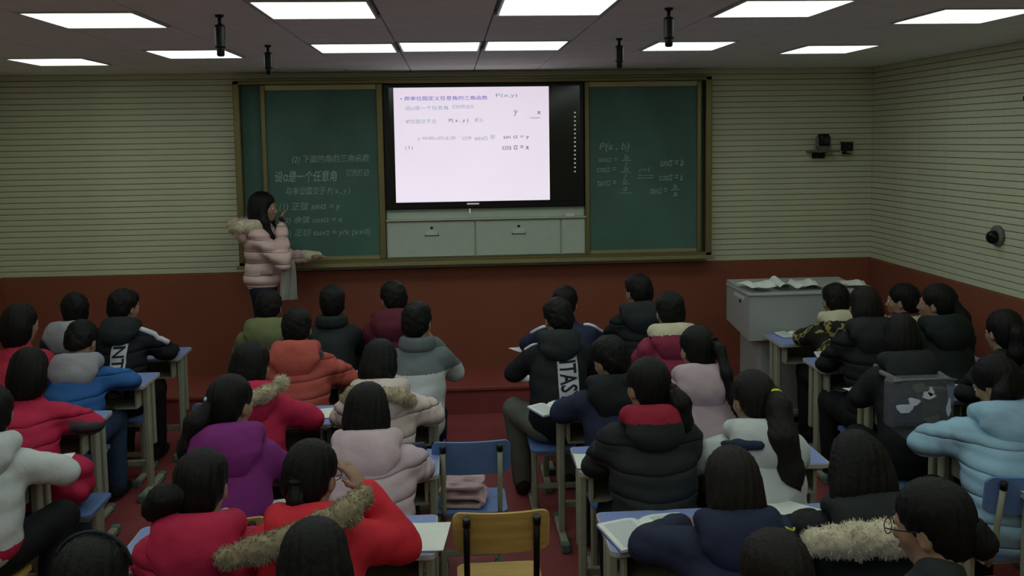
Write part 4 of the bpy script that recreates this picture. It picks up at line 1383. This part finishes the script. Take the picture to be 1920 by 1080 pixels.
# ------------------------------------------------------------------ teacher
def teacher():
    Yt = 7.66
    P = at_y(489, 359, Yt)
    z0 = PLAT_Z
    root = empty('person', (P[0], Yt, z0), 'teacher in pale pink padded jacket with long black hair, standing at the board', 'person', math.radians(-87))
    top = P[2] - z0
    hc = np.array([0, .02, top - .13])
    RR = rotm(math.radians(-4), math.radians(6))
    neck = np.array([0, -.02, top - .285])
    pel = np.array([0, 0, .86])
    chest = np.array([0, .0, top - .43])
    sh = {q: neck + np.array([q * .145, 0, -.07]) for q in (-1, 1)}
    arm = {1: (sh[1], np.array([.22, .19, 1.10]), np.array([.07, .165, 1.385])), -1: (sh[-1], np.array([-.22, .17, 1.08]), np.array([-.17, .37, 1.10]))}
    leg = {q: [np.array([q * .085, 0, .84]), np.array([q * .09, .02, .46]), np.array([q * .09, -.01, .09])] for q in (-1, 1)}
    s = SD()
    s.ell(pel, (.15, .11, .11), k=.05).chain([pel, chest, neck], [.12, .125, .06], k=.06).cap(sh[-1], sh[1], .055, k=.06)
    for q in (-1, 1):
        S, el, ha = arm[q]
        s.chain([S, el, ha], [.048, .04, .028], k=.02)
        if q == 1:
            hand(s, ha, ha - el + np.array([-.06, .0, .02]), q, .03, (.3, -1, 0))
        else:
            hand(s, ha, ha - el + np.array([0, .05, -.02]), q, .015)
        s.chain(leg[q], [.085, .058, .04], k=.03)
    T = add_head(s, hc, RR, neck)
    mesh_obj('body', s.mesh(.010, 'body'), root, M_SKIN)
    for q in (-1, 1):
        o = mesh_obj('eye', eye_mesh(), root)
        o.matrix_basis = Matrix.Translation(T(q * .031, .081, .0)) @ Matrix(RR.tolist()).to_4x4()
        o = mesh_obj('shoe', shoe_mesh(M_SHOE), root)
        o.location = (leg[q][2][0], leg[q][2][1], 0)
    o = MB().sphere((0, 0, 0), (.021, .006, .006), 12, 6).build('lips', M_LIP, root)
    o.location = T(0, .1035, -.066)
    s = SD()
    s.ell(pel, (.165, .125, .13), k=.05)
    for q in (-1, 1):
        s.chain(leg[q], [.10, .075, .062], k=.03)
    s.disp = lambda P: .004 * wob(P, 28, 3)
    mesh_obj('trousers', s.mesh(.016, 'trousers'), root, cloth('dark_navy_trousers', (26, 28, 44)))
    s = SD()
    s.cap((0, 0, .93), (0, 0, 1.20), .150, .138, k=.06).ell((0, 0, .95), (.175, .150, .12), k=.06).ell(chest, (.16, .125, .17), k=.08)
    s.cap(sh[-1], sh[1], .06, k=.07).cap(neck + [0, 0, -.03], neck + [0, 0, .03], .095, .075, k=.05)
    s.half((0, 0, 1), .885, .02)
    for q in (-1, 1):
        S, el, ha = arm[q]
        wr = ha - (ha - el) / np.linalg.norm(ha - el) * .015
        s.cap(S, el, .070, .064, k=.035, q=(3, .01)).cap(el, wr, .062, .048, k=.02, q=(3, .008))
    s.disp = lambda P: .012 * (np.sqrt(np.abs(np.sin(PI * P[:, 2] / .10))) - .6) * (P[:, 2] < neck[2] - .06) + .004 * wob(P, 20, 1)
    mesh_obj('jacket', s.mesh(.011, 'jacket'), root, quilted(cloth('teacher_pink_nylon', (214, 182, 178))))
    b_ = SD().ell((0, 0, .895), (.178, .152, .035), k=.02).half((0, 0, 1), .872, .008)
    mesh_obj('hem_band', b_.mesh(.011, 'hem_band'), root, cloth('dull_pink_rib', (176, 146, 144)))
    MB().box((.148, .0, 1.0), (.185, .10, 1.03), .006, 2).build('pocket_flap', cloth('dull_pink_rib', (176, 146, 144)), root)
    s = SD().cap(arm[-1][2] - [0, .03, .0], arm[-1][2] + [0, .062, -.003], .050, .040, k=.02)
    mesh_obj('cuff', s.mesh(.011, 'cuff'), root, C_CREAM)
    s = SD().ell((0, -.01, .885), (.168, .132, .05), k=.03)
    s.half((0, 0, 1), .85, .01)
    mesh_obj('shirt_hem', s.mesh(.014, 'shirt_hem'), root, C_WHITE)
    s = SD().ell(neck + [0, -.13, -.05], (.15, .075, .11), rotm(0, -.3), k=.04)
    for i in range(8):
        a0, a1 = [PI * (-.1 + 1.2 * j / 8) for j in (i, i + 1)]
        f0, f1 = [neck + np.array([math.cos(PI + a) * .11, math.sin(PI + a) * .09, .01]) for a in (a0, a1)]
        s.cap(f0, f1, .042, k=.03)
    mesh_obj('hood', s.mesh(.013, 'hood'), root, cloth('teacher_pink_nylon', (214, 182, 178)))
    pts = [neck + np.array(v) for v in ((-.14, .0, .0), (-.13, -.12, -.0), (0, -.20, .0), (.13, -.13, -.0), (.15, .0, .0))]
    mesh_obj('fur_trim', fur_mesh('fur_trim', pts, [.04, .052, .06, .052, .04], 1500, .028, .012, 5), root, M_FURW)
    s = SD()
    hair_cap(s, T, RR, 'girl')
    bw = T(0, -.05, -.04)
    s.ell(bw, (.10, .075, .13), RR, k=.04).ell(bw + [0, -.01, -.14], (.10, .06, .15), k=.05)
    for q in (-1, 1):
        s.chain([T(q * .075, .01, 0), T(q * .095, .03, -.12), T(q * .10, .075, -.24), T(q * .085, .09, -.34)], [.03, .04, .045, .02], k=.03)
    s.disp = lambda P: .0025 * np.sin(np.arctan2(P[:, 0], P[:, 1] + .02) * 60 + 2 * np.sin(P[:, 2] * 14)) + .003 * wob(P, 24, 1)
    mesh_obj('hair', s.mesh(.0095, 'hair'), root, M_HAIR)
    # things she holds
    Rz = Matrix.Rotation(math.radians(-87), 4, 'Z')
    def wpos(v):
        return Vector((P[0], Yt, z0)) + Rz @ Vector(v)
    mic = empty('microphone', wpos((.065, .185, 1.40)), 'small black microphone held at the teacher\'s mouth', 'microphone')
    MB().tube([(0, 0, -.08), (0, 0, .03)], [.011, .013], 12).build('handle', M_BLACK, mic)
    MB().sphere((0, 0, .045), (.02, .02, .024)).build('head', M_BLACK, mic)
    mic.rotation_euler = (.2, -.35, 0)
    sc = bpy.data.objects.new('scarf', None)
    me = bpy.data.meshes.new('scarf')
    n, mm = 16, 8
    V = []
    for i in range(n):
        t = i / (n - 1)
        for j in range(mm):
            u = j / (mm - 1) - .5
            V.append((u * .10 * (1 + .5 * t), .02 * math.sin(u * 14 + t * 3) + (.05 if t < .05 else 0) + .03 * t, .03 - t * .34))
    F = [(i * mm + j, i * mm + j + 1, (i + 1) * mm + j + 1, (i + 1) * mm + j) for i in range(n - 1) for j in range(mm - 1)]
    me = np_mesh('scarf', V, F)
    o = mesh_obj('scarf', me, None, cloth('pale_grey_scarf', (150, 150, 142)))
    md = o.modifiers.new('solid', 'SOLIDIFY')
    md.thickness = .012
    md = o.modifiers.new('smooth', 'SUBSURF')
    md.levels = 1
    md.render_levels = 1
    o.location = wpos((.16, .22, 1.08))
    o.rotation_euler = (0, 0, math.radians(10))
    tag(o, 'pale grey scarf hanging from the teacher\'s arm', 'scarf')
teacher()

# ------------------------------------------------------------------ clear backpack
Yb_ = NEAR['R'][3] - .31
Pb = at_y(1722, 752, Yb_ - .235)
bp = empty('backpack', (Pb[0], Yb_ - .235, Pb[2] - .19), 'clear grey vinyl backpack with white printed shapes on a girl\'s back', 'backpack')
M_VINYL = mat('clear_grey_vinyl', (116, 120, 124), .25, alpha=.45, spec=.5)
MB().box((-.17, -.055, .06), (.17, .05, .32), .035, 4).build('bag', M_VINYL, bp)
MB().box((-.15, -.03, .075), (.02, .03, .20), .015, 2).build('contents', mat('navy_contents', (48, 50, 92), .7), bp)
MB().box((.0, -.035, .08), (.14, .03, .26), .015, 2).build('contents', mat('grey_contents', (96, 92, 90), .7), bp)
MB().tube([(-.17, -.055, .31), (-.1, -.058, .318), (.1, -.058, .318), (.17, -.055, .31)], .006, 8).build('zip', M_CAMG, bp)
for i, (x, z, a, b_) in enumerate(((-.10, .17, .042, .03), (-.055, .205, .03, .022), (.02, .235, .034, .018), (.035, .255, .015, .02), (.13, .17, .012, .04), (.05, .11, .04, .02), (-.03, .275, .03, .03))):
    MB().prism([(x + a * math.cos(u) * (1 + .3 * math.sin(3 * u + i)), z + b_ * math.sin(u) * (1 + .3 * math.cos(2 * u + i))) for u in np.linspace(0, 2 * PI, 13)[:-1]], -.0585, -.0555, 'y').build('printed_shape', M_STRIPE if i < 5 else M_CAMG, bp)
for pts in STRAPS:
    MB().tube([tuple(q - np.array(bp.location)) for q in pts], .015, 8).build('strap', M_CAMG, bp)
MB().prism([(-.15, .06), (.15, .06), (.10, -.06), (.02, -.08)], -.02, .0, 'y').build('lower_flap', M_VINYL, bp)

# ------------------------------------------------------------------ empty chairs and what lies on them
place_seat(.075, 4.565, 'empty blue backed chair with folded pink cloth in the middle aisle', True, M_CHAIRBLUE, M_LEG)
place_seat(.175, 3.70, 'empty wooden backed chair with black uprights in the middle aisle', True, M_WOOD, M_BLACK)
place_seat(-1.31, 5.39, 'blue backed chair standing behind the girl with the pale blue clip', True, M_CHAIRBLUE, M_LEG)
place_seat(-2.03, 4.72, 'blue topped stool under the red padded bundle at the left', False)
def folded_cloth():
    prof = []
    w2, t = .105, .026
    path = [(-w2, 0), (w2 - .02, 0), (w2 + .005, .022), (w2 - .02, .046), (-w2 + .02, .046), (-w2 - .004, .069), (-w2 + .02, .092), (w2 - .03, .094), (w2 - .005, .104)]
    s = SD()
    for i in range(len(path) - 1):
        (x0, z0), (x1, z1) = path[i], path[i + 1]
        for y0, y1 in ((-.085, .085),):
            for yy in np.linspace(y0, y1, 7):
                s.cap((x0, yy, z0 + .013), (x1, yy, z1 + .013), .0135, k=.012)
    s.disp = lambda P: .003 * wob(P, 40, 2) - .002
    return s.mesh(.009, 'folded_cloth')
fc = mesh_obj('folded_cloth', folded_cloth(), None, mat('pink_fleece', (200, 168, 172), .9, bump=.3))
p = at_z(858, 945, .44)
fc.location = (.035, 4.55, .441)
fc.rotation_euler = (0, 0, -.12)
tag(fc, 'folded pale pink fleece cloth on the empty blue chair', 'cloth')
s = SD().ell((0, 0, .10), (.15, .12, .10), k=.05).ell((.03, -.02, .19), (.12, .10, .09), k=.05).cap((-.12, -.06, .06), (.1, -.1, .10), .05, k=.03).half((0, 0, 1), .004, .02)
s.disp = lambda P: .010 * (np.abs(np.sin(P[:, 2] * 32 + P[:, 0] * 8)) - .5) + .006 * wob(P, 22, 2)
rb = mesh_obj('bundled_jacket', s.mesh(.013, 'bundled_jacket'), None, C_CRIM)
rb.location = (-2.03, 4.72, .441)
tag(rb, 'bundled red padded jacket lying on a stool at the left', 'jacket')

# ------------------------------------------------------------------ papers and books on the desks
def put(px, py, rz=0.0, z=DH + .0006):
    p = at_z(px, py, z)
    return (p[0], p[1], z), rz
def paper(px, py, w_, d_, rz, label, t=.002, curl=.004, M=None):
    o = sheet('paper_sheet', w_, d_, t, curl, 8, M or M_PAPER, .002, int(px))
    loc, r = put(px, py, rz)
    o.location = loc
    o.rotation_euler = (0, 0, r)
    tag(o, label, 'paper')
    return o
BOOK_N = [0]
def open_book(px, py, w_, d_, rz, label, tilt=0.0, lift=0.0):
    loc, r = put(px, py, rz, DH + .0006 + lift)
    e = empty('open_book', loc, label, 'book', r)
    n = 10
    for s_ in (-1, 1):
        xs = np.linspace(0, w_ / 2, n)
        zt = .004 + .018 * np.sqrt(np.clip(xs / (w_ / 2) * 3, 0, 1)) * (1 - .55 * xs / (w_ / 2))
        poly = [(s_ * x, z) for x, z in zip(xs, zt)] + [(s_ * w_ / 2, .003), (0, .003)]
        MB().prism(poly, -d_ / 2, d_ / 2, 'y').build('page_block', M_PAPER, e)
        pr = [(s_ * x, z + .0008) for x, z in zip(xs[2:-1], zt[2:-1])] + [(s_ * x, z) for x, z in zip(xs[2:-1][::-1], zt[2:-1][::-1])]
        MB().prism(pr, -d_ / 2 + .02, d_ / 2 - .02, 'y').build('printed_area', M_PAGE, e)
    MB().box((-w_ / 2 - .004, -d_ / 2 - .003, 0), (w_ / 2 + .004, d_ / 2 + .003, .003)).build('cover', M_COVER, e)
    e.rotation_euler = (tilt, 0, r)
    return e
paper(598, 777, .15, .19, .08, 'white worksheet on the desk before the girl in crimson fur-trimmed jacket')
paper(636, 780, .035, .16, -.2, 'narrow paper slip beside the pale pink jacket sleeve')
paper(788, 880, .12, .21, -.05, 'printed white sheet on the desk beside the long haired girl', M=M_PAPER)
pc = empty('pencil_case', put(765, 848)[0], 'dark pencil case at the far edge of the long haired girl\'s desk', 'pencil case', .2)
MB().box((-.09, -.03, 0), (.09, .03, .04), .014, 3).build('case', C_NAVY, pc)
MB().tube([(-.08, 0, .041), (.08, 0, .041)], .003, 6).build('zip', M_CAMG, pc)
paper(786, 1008, .22, .25, -.12, 'large cream exam sheet on the desk beside the red coat', t=.004)
o = open_book(1040, 768, .25, .20, .38, 'open book sliding off the desk corner beside the lettered jacket', 0, .004)
paper(1098, 866, .10, .20, -.04, 'white sheet with dark stamp on the desk left of the black padded jacket')
open_book(1222, 1000, .36, .25, .22, 'large open textbook on the nearest desk at the middle aisle')
paper(1480, 962, .20, .24, .75, 'white sheet lying askew right of the long brown-black hair')
open_book(1486, 629, .22, .17, .1, 'open book on the front desk beside the podium')
open_book(1560, 668, .22, .16, -.25, 'open exercise book under the arm of the black bob girl')
paper(1625, 735, .20, .19, .2, 'white sheet on the desk left of the backpack girl')
paper(1808, 716, .20, .22, -.1, 'pale worksheet on the desk of the ponytail girl at the right edge')
s = SD().ell((0, 0, .018), (.05, .035, .018), k=.02).ell((.03, .02, .02), (.03, .03, .02), k=.02).half((0, 0, 1), .001, .005)
s.disp = lambda P: .005 * wob(P, 90, 1)
ti = mesh_obj('crumpled_tissue', s.mesh(.006, 'crumpled_tissue'), None, M_PAPER)
ti.location = put(1748, 806)[0]
tag(ti, 'crumpled white tissue on the desk of the light blue coat', 'tissue')
paper(98, 868, .16, .22, .15, 'white worksheet on the desk at the left edge under the white sleeve')
paper(1917, 912, .10, .18, .0, 'white sheet on the desk corner at the right edge')
paper(978, 656, .13, .16, .5, 'white sheet held past the left elbow of the striped navy jacket')
paper(984, 708, .12, .18, .35, 'white sheet on the desk under the lettered jacket\'s left elbow')
paper(1100, 640, .0 + .10, .15, .1, 'white sheet on the front desk right of the striped shoulder') if False else None
open_book(560, 958, .24, .2, 0, 'open book on the desk between the two red jackets')
